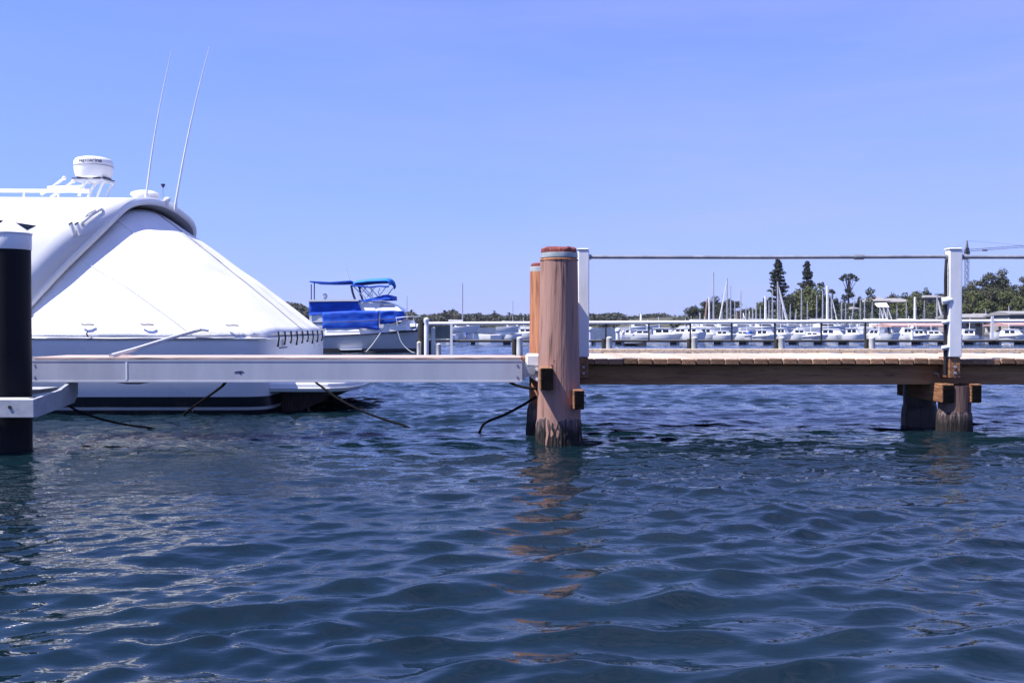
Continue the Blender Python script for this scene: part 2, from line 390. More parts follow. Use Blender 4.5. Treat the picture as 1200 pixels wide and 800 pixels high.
def build_water():
    nc = 1000
    ys = [2.0]
    while ys[-1] < 62: ys.append(ys[-1] * 1.0045)
    nfine = len(ys)
    while ys[-1] < 4000: ys.append(ys[-1] * 1.10)
    ys = np.array(ys)
    u = np.linspace(-1, 1, nc)
    half = 0.66 * ys + 3.0
    half = np.where(ys > 62, half + (ys - 62) * 0.8, half)
    Xg = half[:, None] * u[None, :]
    Yg = np.repeat(ys[:, None], nc, 1)
    dy = np.gradient(ys)[:, None]
    rng = np.random.RandomState(11)
    Zg = np.zeros_like(Xg); DX = np.zeros_like(Xg); DY = np.zeros_like(Xg)
    def patch(x, y, ph, s):
        return 0.5 + 0.5 * np.sin(x * 0.55 * s + ph + 1.3 * np.sin(y * 0.37 * s + ph * 1.7)) * np.sin(y * 0.48 * s - ph * 0.6 + 0.9 * np.sin(x * 0.41 * s))
    pa = patch(Xg, Yg, 0.7, 1.0); pb = patch(Xg, Yg, 2.9, 1.7)
    lee = np.exp(-((Xg + 2.6) / 2.0) ** 2 - ((Yg - 5.8) / 3.2) ** 2)      # calmer water in the lee of the cruiser
    comps = []
    for i in range(16): comps.append((rng.uniform(1.3, 3.4), 0.009, 0, 0.75))
    for i in range(34): comps.append((rng.uniform(0.5, 1.2), 0.015, 0, 0.8))
    for i in range(36): comps.append((rng.uniform(0.18, 0.42), 0.036, 1, 0.75))
    for i in range(44): comps.append((rng.uniform(0.06, 0.20), 0.042, 2, 0.95))
    for L, slope, kind, spread in comps:
        k = 2 * math.pi / L
        a = -math.pi / 2 + 0.25 + rng.normal() * spread * 0.62      # running towards the viewer, a bit across
        kx, ky = k * math.cos(a), k * math.sin(a)
        ph = kx * Xg + ky * Yg + rng.uniform(0, 6.28)
        w = np.clip((L / dy - 2.0) / 1.5, 0, 1)
        w = w * (1 - (0.45, 0.55, 0.35)[kind] * lee)
        if kind == 1: w = w * (0.45 + 0.75 * pa)
        if kind == 2: w = w * (0.20 + 1.0 * pb * (0.4 + 0.6 * pa))
        A = slope / k * w
        Zg += A * np.cos(ph)
        DX -= 0.9 * A * kx / k * np.sin(ph); DY -= 0.9 * A * ky / k * np.sin(ph)
    fade = np.clip((62 - Yg) / 20, 0, 1)
    Zg *= fade; DX *= fade; DY *= fade
    co = np.stack([Xg + DX, Yg + DY, Zg], -1).reshape(-1, 3).astype(np.float32)
    nr = len(ys)
    i = np.arange(nr - 1)[:, None] * nc; j = np.arange(nc - 1)[None, :]
    q = np.stack([i + j, i + j + 1, i + nc + j + 1, i + nc + j], -1).reshape(-1, 4).astype(np.int32)
    me = bpy.data.meshes.new("water")
    me.vertices.add(len(co)); me.vertices.foreach_set("co", co.ravel())
    me.loops.add(q.size); me.loops.foreach_set("vertex_index", q.ravel())
    me.polygons.add(len(q)); me.polygons.foreach_set("loop_start", np.arange(0, q.size, 4, dtype=np.int32))
    me.polygons.foreach_set("loop_total", np.full(len(q), 4, dtype=np.int32))
    me.update(calc_edges=True); me.shade_smooth()
    me.materials.append(M['water'])
    o = bpy.data.objects.new("water", me); COL.objects.link(o)
    tag(o, kind='structure')
    # the harbour beyond the fine waves, a little below their troughs
    mb = MB(); mb.grid([[(-4000, -200, -0.34), (4000, -200, -0.34)], [(-4000, 5000, -0.34), (4000, 5000, -0.34)]])
    tag(mb.build("water", M['water']), kind='structure')
    return o
build_water()

# ------------------------------------------------------------------ the white motor cruiser on the left
CY = 13.45          # centre line of the cruiser
def hull_material():
    m = mat("cruiser_hull_paint", (0.60, 0.61, 0.63), (0.68, 0.69, 0.70), rough=0.28, scale=0.8, rvar=0.06)
    n, l = m.node_tree.nodes, m.node_tree.links
    b = n["Principled BSDF"]; src = b.inputs['Base Color'].links[0].from_socket
    g = n.new("ShaderNodeNewGeometry"); sx = n.new("ShaderNodeSeparateXYZ"); l.new(g.outputs['Position'], sx.inputs[0])
    mr = n.new("ShaderNodeMapRange"); mr.inputs[1].default_value = 0.0; mr.inputs[2].default_value = 0.4
    l.new(sx.outputs['Z'], mr.inputs[0])
    rp = n.new("ShaderNodeValToRGB"); rp.color_ramp.interpolation = 'CONSTANT'
    e = rp.color_ramp.elements
    e[0].position = 0; e[0].color = (0, 0, 0, 1)
    e[1].position = 0.055 / 0.4; e[1].color = (0.6, 0.6, 0.6, 1)
    for p, c in ((0.092 / 0.4, 0.0), (0.215 / 0.4, 1.0)):
        x = e.new(p); x.color = (c, c, c, 1)
    l.new(mr.outputs[0], rp.inputs['Fac'])
    mx = n.new("ShaderNodeMix"); mx.data_type = 'RGBA'; mx.inputs[6].default_value = (0.008, 0.009, 0.016, 1)
    l.new(rp.outputs['Color'], mx.inputs[0]); l.new(src, mx.inputs[7]); l.new(mx.outputs[2], b.inputs['Base Color'])
    return m

def build_cruiser():
    root = thing("motor_cruiser", "large white motor cruiser with hardtop and white canvas cockpit cover moored at the left", "motor cruiser", (-5.0, CY, 0))
    # --- hull: stations from transom to bow
    st = [(-2.90, 1.62), (-2.93, 1.78), (-3.00, 1.88), (-3.14, 1.94), (-3.4, 1.95), (-5, 1.97), (-7, 1.97), (-9, 1.94), (-11, 1.80), (-12.5, 1.50), (-13.8, 1.0), (-14.8, 0.45), (-15.3, 0.03)]
    rows = []
    for i, (x, hb) in enumerate(st):
        t = max(0, (-9 - x) / 6.3)
        sheer = 0.965 + 0.42 * max(0, (-5 - x) / 10.0) ** 1.6
        kz = -0.45 + 0.65 * t ** 3
        fl = 1 - 0.25 * t
        sec = [(0, kz), (hb * 0.55 * fl, kz + 0.18), (hb * 0.93 * fl, -0.04 + 0.25 * t), (hb * 0.955 * fl, 0.10 + 0.25 * t), (hb * 0.985, 0.48), (hb, 0.80), (hb, sheer - 0.03), (hb - 0.02, sheer)]
        full = [(x, CY - y, z) for y, z in sec[::-1]] + [(x, CY + y, z) for y, z in sec[1:]]
        rows.append(full)
    mb = MB(); mb.grid(rows)
    n = len(rows[0])
    mb.f.append(tuple(range(n)))                       # transom
    deck = [[(r[0][0], CY + (r[0][1] - CY) * k, r[0][2] - 0.0 + 0.03 * (1 - abs(k))) for k in (1, 0.5, 0, -0.5, -1)] for r in rows]
    mb.grid(deck)
    hull = mb.build("hull", hull_material(), root, ang=40)
    # rub rail
    rr = MB(); pts = [(-15.0, CY - 0.35, 1.36), (-13.8, CY - 1.0, 1.24), (-12.5, CY - 1.51, 1.15), (-11, CY - 1.81, 1.06), (-9, CY - 1.955, 0.985), (-7, CY - 1.985, 0.93), (-5, CY - 1.985, 0.905), (-3.4, CY - 1.965, 0.905), (-3.0, CY - 1.9, 0.905), (-2.90, CY - 1.62, 0.905), (-2.885, CY, 0.905), (-2.90, CY + 1.62, 0.905), (-3.0, CY + 1.9, 0.905), (-3.4, CY + 1.965, 0.905), (-7, CY + 1.985, 0.93), (-9, CY + 1.955, 0.985), (-11, CY + 1.81, 1.06), (-12.5, CY + 1.51, 1.15), (-13.8, CY + 1.0, 1.24), (-15.0, CY + 0.35, 1.36)]
    rr.tube(crv(pts, 4), 0.016, 6); rr.build("rub_rail", M['gelcoat'], root)
    # --- deckhouse with hardtop: one shell whose after edge sweeps up and aft
    prof = [(1.84, 0.95, -6.02), (1.81, 1.15, -5.90), (1.77, 1.45, -5.66), (1.71, 1.80, -5.36), (1.65, 2.10, -5.08), (1.58, 2.30, -4.91), (1.48, 2.45, -4.81), (1.34, 2.56, -4.76), (1.10, 2.645, -4.74), (0.70, 2.715, -4.74), (0.35, 2.75, -4.74), (0, 2.765, -4.74)]
    sm = crv([Vector(p) for p in prof], 3)
    half = [(p.x, p.y, p.z) for p in sm]
    full = [(-h, z, x) for h, z, x in half] + [(h, z, x) for h, z, x in half[-2::-1]]
    G = []
    for y, z, xa in full:
        row = []
        for k in range(15):
            t = k / 14
            x = -11.2 + (xa + 11.2) * t
            q = max(0, (-8.6 - x) / 2.6)
            zz = z - (z - 1.1) * 0.55 * q ** 1.5 if z > 1.1 else z
            row.append((x, CY + y * (1 - 0.25 * q * q), zz))
        G.append(row)
    mb = MB(); mb.grid(G)
    dh = mb.build("hardtop", M['gelcoat'], root, ang=60)
    sol = dh.modifiers.new("shell", 'SOLIDIFY'); sol.thickness = 0.05; sol.offset = -1
    # rolled rim along the after edge
    rim = [Vector((x + 0.0, CY + y, z)) for y, z, x in full]
    rb = MB()
    path = [Vector((p.x - 0.03, CY + (p.y - CY) * 0.972, p.z - 0.045)) for p in rim]
    rb.tube(path, [0.052] * len(path), 10); rb.build("hardtop_rim", M['gelcoat'], root, ang=60)
    # trim lip of the roof's trailing edge with its grey underside lining
    inner = []
    for y, z, x in full[9:-9]:
        inner.append([(x - 0.02, CY + y * 0.955, z - 0.10), (x - 0.42, CY + y * 0.93, z - 0.13)])
    lb = MB(); lb.grid(inner); lin = lb.build("headlining", M['seam'], root); 
    # --- side windows (dark glass), on both sides
    def hs(z):
        for (h0, z0, _), (h1, z1, _) in zip(half, half[1:]):
            if z0 <= z <= z1: return h0 + (h1 - h0) * (z - z0) / max(1e-6, z1 - z0)
        return half[-1][0]
    def window(poly, sgn):
        m = MB(); n = len(poly)
        m.add([(x, CY + sgn * (hs(z) + 0.006), z) for x, z in poly] + [(x, CY + sgn * (hs(z) - 0.03), z) for x, z in poly],
              [tuple(range(n)), tuple(range(2 * n - 1, n - 1, -1))] + [(i, n + i, n + (i + 1) % n, (i + 1) % n) for i in range(n)])
        return m.build("side_window", M['glass'], root, smooth=False)
    for s in (-1, 1):
        window([(-8.2, 2.16), (-7.0, 2.30), (-6.22, 2.335), (-5.74, 2.26), (-5.90, 2.17), (-7.0, 2.0), (-8.2, 1.86)], s)
        window([(-8.2, 1.42), (-6.1, 1.36), (-5.88, 1.30), (-5.72, 1.235), (-6.1, 1.235), (-8.2, 1.22)], s)
    # --- cockpit cover
    top = [Vector((x - 0.16, CY + y * 0.93, z - 0.15)) for y, z, x in full]
    ntop = len(top)
    # arc length parametrisation of the hem, port bow corner round the stern to starboard
    hem = crv([(-6.15, CY - 1.975, 0.955), (-5.3, CY - 1.99, 0.955), (-4.4, CY - 1.985, 0.955), (-3.6, CY - 1.975, 0.955), (-3.2, CY - 1.955, 0.96), (-3.02, CY - 1.90, 0.965), (-2.93, CY - 1.76, 0.97), (-2.895, CY - 1.45, 0.975), (-2.88, CY - 0.7, 0.98), (-2.88, CY, 0.985),
               (-2.88, CY + 0.7, 0.98), (-2.895, CY + 1.45, 0.975), (-2.93, CY + 1.76, 0.97), (-3.02, CY + 1.90, 0.965), (-3.2, CY + 1.955, 0.96), (-3.6, CY + 1.975, 0.955), (-4.4, CY + 1.985, 0.955), (-5.3, CY + 1.99, 0.955), (-6.15, CY + 1.975, 0.955)], 6)
    def resample(P, keys, n):
        """n points with given break fractions keys=[(index fraction, out fraction)]"""
        out = []
        for i in range(n):
            t = i / (n - 1)
            for (a0, b0), (a1, b1) in zip(keys, keys[1:]):
                if b0 <= t <= b1 + 1e-9:
                    f = a0 + (a1 - a0) * (t - b0) / (b1 - b0); break
            f *= len(P) - 1; k = min(int(f), len(P) - 2); out.append(P[k].lerp(P[k + 1], f - k))
        return out
    NS, NT = 97, 30
    kt = [(0, 0), (0.33, 0.36), (0.5, 0.5), (0.67, 0.64), (1, 1)]
    kb = [(0, 0), (0.28, 0.34), (0.375, 0.40), (0.5, 0.5), (0.625, 0.60), (0.72, 0.66), (1, 1)]
    T = resample(top, kt, NS); B = resample(hem, kb, NS)
    G = []
    for i in range(NS):
        a, b_ = T[i], B[i]
        nrm = Vector((0.25, (-1 if i < NS / 2 else 1) * abs(i - NS / 2) / (NS / 2), 0.75)).normalized()
        row = []
        # a tuck where the canvas is pulled in below the rim
        for k in range(NT):
            t = k / (NT - 1)
            p = a.lerp(b_, t)
            side = abs(i - (NS - 1) / 2) / (NS / 2)
            p += nrm * (0.07 * math.sin(math.pi * t) * (0.4 + 0.6 * side))
            p += nrm * 0.022 * mnoise.noise(Vector((p.x * 1.1, p.y * 1.1, p.z * 2.2))) * math.sin(math.pi * min(1, t * 1.2))
            p += nrm * 0.020 * mnoise.noise(Vector((i * 0.42, t * 1.4, 3.0))) * t * t
            p += nrm * 0.012 * mnoise.noise(Vector((p.x * 2.6 + p.z * 2.0, p.y * 2.0, p.z * 3.4 - p.x * 1.2))) * math.sin(math.pi * t)
            row.append(p)
        row.append(b_ + Vector((0, 0, -0.05 - 0.012 * mnoise.noise(Vector((i * 0.23, 1.0, 0))))))
        G.append(row)
    cb = MB(); cb.grid(G)
    cover = cb.build("cockpit_cover", M['canvas'], root, ang=80)
    so_ = cover.modifiers.new("cloth", 'SOLIDIFY'); so_.thickness = 0.006; so_.offset = 0
    # seam down the middle of the after panel
    mid = G[NS // 2]
    sb = MB(); sb.tube([p + Vector((0.004, -0.004, 0.008)) for p in mid[:-1]], 0.006, 5); sb.build("seam", M['seam'], cover)
    for si in (NS // 2 - 16, NS // 2 - 30):
        sb = MB(); sb.tube([p + Vector((0.0, -0.006, 0.004)) for p in G[si][:-1]], 0.0045, 5); sb.build("seam", M['canvas'], cover)
    # dark blue tube drawn as the cover's shadow line under its hem
    hc = MB(); hc.tube([r[-1] + Vector((0, -0.006 if i < NS / 2 else 0.006, 0)) for i, r in enumerate(G)], 0.008, 6); hc.build("hem_shadow", M['print'], cover)
    # tie-down loops along the port hem
    for px, py in ((100, 380), (103, 391), (170, 380), (270, 381)):
        d = CY - 1.99 - 0.02
        x, z = X(px, d), Z(py, d)
        if py < 388: d += 0.03
        m = MB(); m.tube([(x - 0.06, d, z + 0.003), (x - 0.02, d - 0.012, z - 0.003), (x + 0.03, d - 0.012, z), (x + 0.09, d, z - 0.004)] if py < 388 else [(x, d, z + 0.03), (x - 0.012, d - 0.01, z), (x + 0.005, d, z - 0.04)], 0.008, 6)
        m.build("tie_cord", M['print'], cover)
    # black elastic toggles on the transom
    for i in range(9):
        y = CY - 1.42 + i * 0.345
        ex = -2.885 + 0.02
        m = MB(); m.tube([(ex, y, 0.985), (ex + 0.012, y - 0.01, 0.90), (ex + 0.008, y - 0.03, 0.845), (ex + 0.004, y - 0.045, 0.80 + 0.02 * (i % 3))], [0.012, 0.010, 0.010, 0.015], 6)
        m.build("toggle", M['black'], cover)
    # builder's mark on the quarter: a small grey triangle over a dark line
    m = MB(); y0 = CY - 1.12
    m.add([(-2.893, y0, 0.80), (-2.893, y0 + 0.17, 0.80), (-2.893, y0 + 0.10, 0.90)], [(0, 1, 2)])
    m.build("emblem", M['galv'], root, smooth=False)
    m = MB(); m.box(-2.897, -2.890, y0 - 0.12, y0 + 0.30, 0.772, 0.784); m.build("emblem", M['print'], root, smooth=False)
    # --- swim platform
    pl = [(-2.96, CY - 1.66), (-2.20, CY - 1.66), (-2.02, CY - 1.50), (-1.92, CY - 1.1), (-1.90, CY), (-1.92, CY + 1.1), (-2.02, CY + 1.5), (-2.20, CY + 1.66), (-2.96, CY + 1.66)]
    mb = MB(); mb.prismz(pl, 0.255, 0.375); pf = mb.build("swim_platform", M['gelcoat'], root, smooth=False)
    bv = pf.modifiers.new("round", 'BEVEL'); bv.width = 0.03; bv.segments = 3
    mb = MB(); mb.tube([(x + 0.008 if x > -2.5 else x, y, 0.30) for x, y in pl], 0.014, 6); mb.build("platform_fender", M['grey_hull'], root)
    for y in (CY - 1.1, CY + 1.1):
        mb = MB(); mb.prism([(-2.91, 0.24), (-2.25, 0.24), (-2.35, 0.12), (-2.91, -0.12)], y - 0.05, y + 0.05); mb.build("platform_bracket", M['wet_wood'], root, smooth=False)
    mb = MB(); mb.tube([(-2.9, CY - 0.9, 0.05), (-2.6, CY - 0.9, 0.02)], 0.07, 10); mb.build("exhaust_pipe", M['black'], root)
    # --- things on the roof
    d = CY
    def P(px, py, dd=d): return Vector((X(px, dd), dd, Z(py, dd)))
    rd = MB()
    c = P(111, 198)
    pr = [(0.02, -0.155), (0.16, -0.15), (0.225, -0.13), (0.245, -0.06), (0.255, 0.03), (0.252, 0.06), (0.25, 0.09), (0.225, 0.125), (0.16, 0.145), (0.02, 0.155)]
    rd.lathe([(r, c.z + z) for r, z in pr], c.x, c.y, 32); rad = rd.build("radome", M['plastic'], root, ang=50)
    rg = MB(); rg.lathe([(0.257, c.z + 0.018), (0.259, c.z + 0.022), (0.257, c.z + 0.028)], c.x, c.y, 32, cap=False); rg.build("rim", M['seam'], rad)
    # maker's lettering round the dome
    cu = bpy.data.curves.new("lettering", 'FONT'); cu.body = "raymarine"; cu.size = 0.075; cu.align_x = 'CENTER'; cu.extrude = 0.0; cu.offset = 0.0014
    to = bpy.data.objects.new("lettering_source", cu); COL.objects.link(to)
    bpy.context.view_layer.update()
    me = bpy.data.meshes.new_from_object(to.evaluated_get(bpy.context.evaluated_depsgraph_get()))
    bpy.data.objects.remove(to)
    view = math.atan2(-c.x, 1) * 0 + math.atan2(-c.y, -c.x)
    for v in me.vertices:
        a = view + (v.co.x - 0.05) / 0.25
        rr = 0.2565
        v.co = (c.x + rr * math.cos(a) + 5.0, c.y + rr * math.sin(a) - CY, c.z + 0.055 + v.co.y)
    me.materials.clear(); me.materials.append(M['print'])
    lt = bpy.data.objects.new("lettering", me); COL.objects.link(lt); lt.parent = rad
    # radar bracket
    br = MB(); br.prismz([(c.x - 0.19, c.y - 0.15), (c.x + 0.19, c.y - 0.15), (c.x + 0.23, c.y + 0.15), (c.x - 0.19, c.y + 0.15)], c.z - 0.19, c.z - 0.162)
    br.build("radar_plate", M['gelcoat'], root, smooth=False)
    m = MB(); m.box(c.x - 0.23, c.x - 0.02, c.y - 0.16, c.y + 0.12, c.z - 0.162, c.z - 0.150); m.box(c.x + 0.06, c.x + 0.24, c.y - 0.16, c.y + 0.12, c.z - 0.163, c.z - 0.1505); m.build("radar_foot", M['print'], root, smooth=False)
    for s in (-1, 1):
        o = Vector((0, 0.14 * s, 0))
        m = MB(); m.tube([P(99, 232) + o, P(103, 221) + o, P(109, 213) + o], 0.022, 8); m.build("radar_leg", M['gelcoat'], root)
        m = MB(); m.tube([P(120, 233) + o, P(124, 222) + o, P(128, 214) + o, P(125, 210) + o], 0.018, 8); m.build("radar_leg", M['gelcoat'], root)
        m = MB(); m.tube([P(55, 230) + o, P(66, 223) + o, P(82, 211) + o], 0.018, 8); m.sphere(P(82, 211) + o, 0.028, 8, 6); m.build("rail_strut", M['gelcoat'], root)
        m = MB(); m.tube([P(63, 222.5) + o, P(102, 221.5) + o], 0.028, 8); m.build("roof_rail", M['gelcoat'], root)
        m = MB(); m.tube([P(-40, 228.5) + o * 3, P(60, 229) + o * 3, P(100, 229) + o * 3, P(121, 230) + o * 3], 0.024, 8); m.build("roof_rail", M['gelcoat'], root)
        for px in (-20, 47, 86):
            m = MB(); m.tube([P(px, 229) + o * 3, P(px, 236) + o * 3], 0.016, 6); m.build("rail_foot", M['gelcoat'], root)
    # satellite dome, lights, gps mushroom
    c = P(171, 229)
    m = MB(); m.lathe([(r, c.z + z) for r, z in ((0.07, -0.10), (0.08, -0.06), (0.15, -0.04), (0.195, 0.0), (0.18, 0.03), (0.11, 0.055), (0.01, 0.06))], c.x, c.y, 24); m.build("satellite_dome", M['plastic'], root, ang=60)
    c = P(197, 235); m = MB(); m.lathe([(r, c.z + z) for r, z in ((0.02, -0.08), (0.02, -0.03), (0.045, -0.01), (0.045, 0.02), (0.02, 0.04), (0.003, 0.042))], c.x, c.y, 14); m.build("mushroom_antenna", M['plastic'], root, ang=60)
    c = P(192, 240); m = MB(); m.tube([c, P(192, 221)], 0.006, 6); lp = m.build("light_pole", M['steel'], root)
    m = MB(); q = P(192, 218); m.lathe([(0.008, q.z - 0.03), (0.028, q.z + 0.005), (0.03, q.z + 0.02), (0.01, q.z + 0.026)], q.x, q.y, 10); m.build("anchor_light", M['print'], lp)
    for a, b2, r in ((P(172, 232, d - 0.3), P(203, 60, d - 0.3), 0.012), (P(206, 242, d + 0.2), P(247, 56, d + 0.2), 0.014)):
        m = MB(); pts = [a.lerp(b2, t) + Vector((-0.03 * math.sin(math.pi * t), 0, 0)) for t in [k / 12 for k in range(13)]]
        m.tube(pts, [r * (1.25 - 0.95 * k / 12) for k in range(13)], 8); an = m.build("whip_antenna", M['plastic'], root)
        m = MB(); m.tube([a + Vector((-0.003, 0, -0.08)), a + (b2 - a) * 0.02], 0.024, 8); m.build("antenna_base", M['plastic'], an)
    # rod holders and grab handle on the port wing
    def W(px, py, off=0.0):
        dd = CY - hs(Z(py, 11.85)) - off
        return Vector((X(px, dd), dd, Z(py, dd)))
    for px in (88, 95):
        m = MB(); m.tube([W(px, 276, 0.01), W(px - 2, 268, 0.05), W(px - 4, 263, 0.07)], 0.024, 8); rh = m.build("rod_holder", M['plastic'], root)
        m = MB(); q = W(px - 4, 263, 0.07); m.tube([q, q + Vector((-0.008, -0.002, 0.012))], 0.026, 8); m.build("socket", M['black'], rh)
    m = MB(); m.tube([W(97, 263, 0.0), W(98, 260, 0.05), W(108, 252, 0.055), W(119, 245, 0.05), W(121, 246, 0.0)], 0.020, 8); m.build("grab_handle", M['plastic'], root)
    m = MB(); m.tube([W(97, 261, 0.03), W(104, 251, 0.09), W(113, 246, 0.09)], 0.006, 6); m.build("grab_cord", M['print'], root)
    # cleat on the gunwale
    m = MB(); x = X(235, 11.45); m.tube([(x - 0.10, 11.44, 0.995), (x - 0.05, 11.44, 1.005), (x + 0.05, 11.44, 1.005), (x + 0.10, 11.44, 0.995)], 0.014, 8); m.build("cleat", M['steel'], root)
    # deep blue hem shadow on the hull and a wet mark
    return root
build_cruiser()

# ------------------------------------------------------------------ floating finger and its pile guide
def build_finger():
    y0 = 8.95; sc = y0 / F
    x0, x1 = X(36, y0), X(612, y0)
    zt, zb = Z(421.5, y0), Z(448, y0)
    root = thing("mooring_finger", "long pale painted finger walkway running from the black pile to the brown timber pile", "walkway", ((x0 + x1) / 2, y0 + 0.3, zt))
    m = MB()
    # channel section fascia with small flanges
    sec = [(y0, zb + 0.018), (y0 - 0.003, zb + 0.016), (y0 - 0.003, zb), (y0 + 0.07, zb), (y0 + 0.07, zt), (y0 - 0.003, zt), (y0 - 0.003, zt - 0.016), (y0, zt - 0.018)]
    n = len(sec)
    m.add([(x0, y, z) for y, z in sec] + [(x1, y, z) for y, z in sec], [tuple(range(n)), tuple(range(2 * n - 1, n - 1, -1))] + [(i, (i + 1) % n, n + (i + 1) % n, n + i) for i in range(n)])
    m.build("front_beam", M['alu'], root, smooth=False)
    m = MB(); m.bbox(x0, x1 - 0.02, y0 + 0.62, y0 + 0.69, zb, zt, 0.004); m.build("back_beam", M['alu'], root, smooth=False)
    # timber decking boards between the beams, laid lengthwise
    for k in range(4):
        ya = y0 + 0.004 + k * 0.172
        m = MB(); m.bbox(x0 + 0.02, x1 - 0.01 - 0.05 * (k % 2), ya, ya + 0.168, zt + 0.002, zt + 0.024, 0.004); m.build("deck_board", M['finger_board'], root, smooth=False)
    # under-deck dark wedge and weld seam, the small worn emblem
    xw = X(155, y0); m = MB(); m.prism([(xw - 0.15, zb - 0.001), (xw - 0.05, zb - 0.016), (xw + 0.06, zb - 0.016), (xw + 0.16, zb - 0.001)], y0 + 0.0, y0 + 0.06); m.build("dark_wedge", M['black'], root, smooth=False)
    xs = X(148, y0); m = MB(); m.box(xs - 0.008, xs + 0.008, y0 - 0.004, y0 + 0.002, zb + 0.02, zt - 0.02); m.build("weld_seam", M['plastic'], root, smooth=False)
    xe, ze = X(280, y0), Z(436, y0)
    m = MB(); m.prism([(xe - 0.045, ze - 0.004), (xe - 0.03, ze + 0.008), (xe + 0.02, ze + 0.012), (xe + 0.045, ze + 0.004), (xe + 0.02, ze - 0.002), (xe + 0.012, ze - 0.022), (xe + 0.002, ze - 0.004)], y0 - 0.003, y0 + 0.001); m.build("emblem", M['print'], root, smooth=False)
    for px in (40, 606):
        for py in (427, 441):
            m = MB(); q = (X(px, y0), Z(py, y0)); m.tube([(q[0], y0 - 0.006, q[1]), (q[0], y0 + 0.002, q[1])], 0.011, 6); m.build("bolt", M['galv'], root)
    # hinge bracket to the timber pile
    m = MB(); m.prism([(x1 - 0.02, zt - 0.03), (x1 + 0.16, zt - 0.02), (x1 + 0.19, zt - 0.10), (x1 + 0.15, zb - 0.01), (x1 + 0.06, zb + 0.06), (x1 - 0.02, zb + 0.01)], y0 + 0.03, y0 + 0.05); hb = m.build("hinge_plate", M['galv'], root, smooth=False)
    m = MB(); q = (x1 + 0.085, zt - 0.10); m.tube([(q[0], y0 - 0.01, q[1]), (q[0], y0 + 0.09, q[1])], 0.036, 12); m.build("pin", M['galv'], hb)
    m = MB(); m.bbox(x1 - 0.02, x1 + 0.20, y0 + 0.08, y0 + 0.60, zt - 0.02, zt + 0.02, 0.004); m.build("end_board", M['bearer'], root, smooth=False)
    m = MB(); m.bbox(x1 + 0.02, x1 + 0.16, y0 + 0.10, y0 + 0.5, zt - 0.10, zt - 0.025, 0.004); m.build("end_bearer", M['tar'], root, smooth=False)
    # white roller block against the pile
    xr = X(632, y0) - 0.05
    m = MB(); m.bbox(xr - 0.075, xr + 0.06, y0 + 0.02, y0 + 0.16, Z(430, y0), Z(414.5, y0), 0.02); m.build("roller_block", M['plastic'], root)
    for dz in (0.0, 0.09):
        m = MB(); m.tube([(xr + 0.03, y0 - 0.02, Z(444, y0) + dz), (xr + 0.03, y0 + 0.05, Z(444, y0) + dz)], 0.016, 8); m.build("bolt", M['plastic'], root)
    return root
M['finger_board'] = wood("finger_board_wood", (0.34, 0.24, 0.21), (0.55, 0.44, 0.40), (0.4, 5, 5), scale=3)
build_finger()

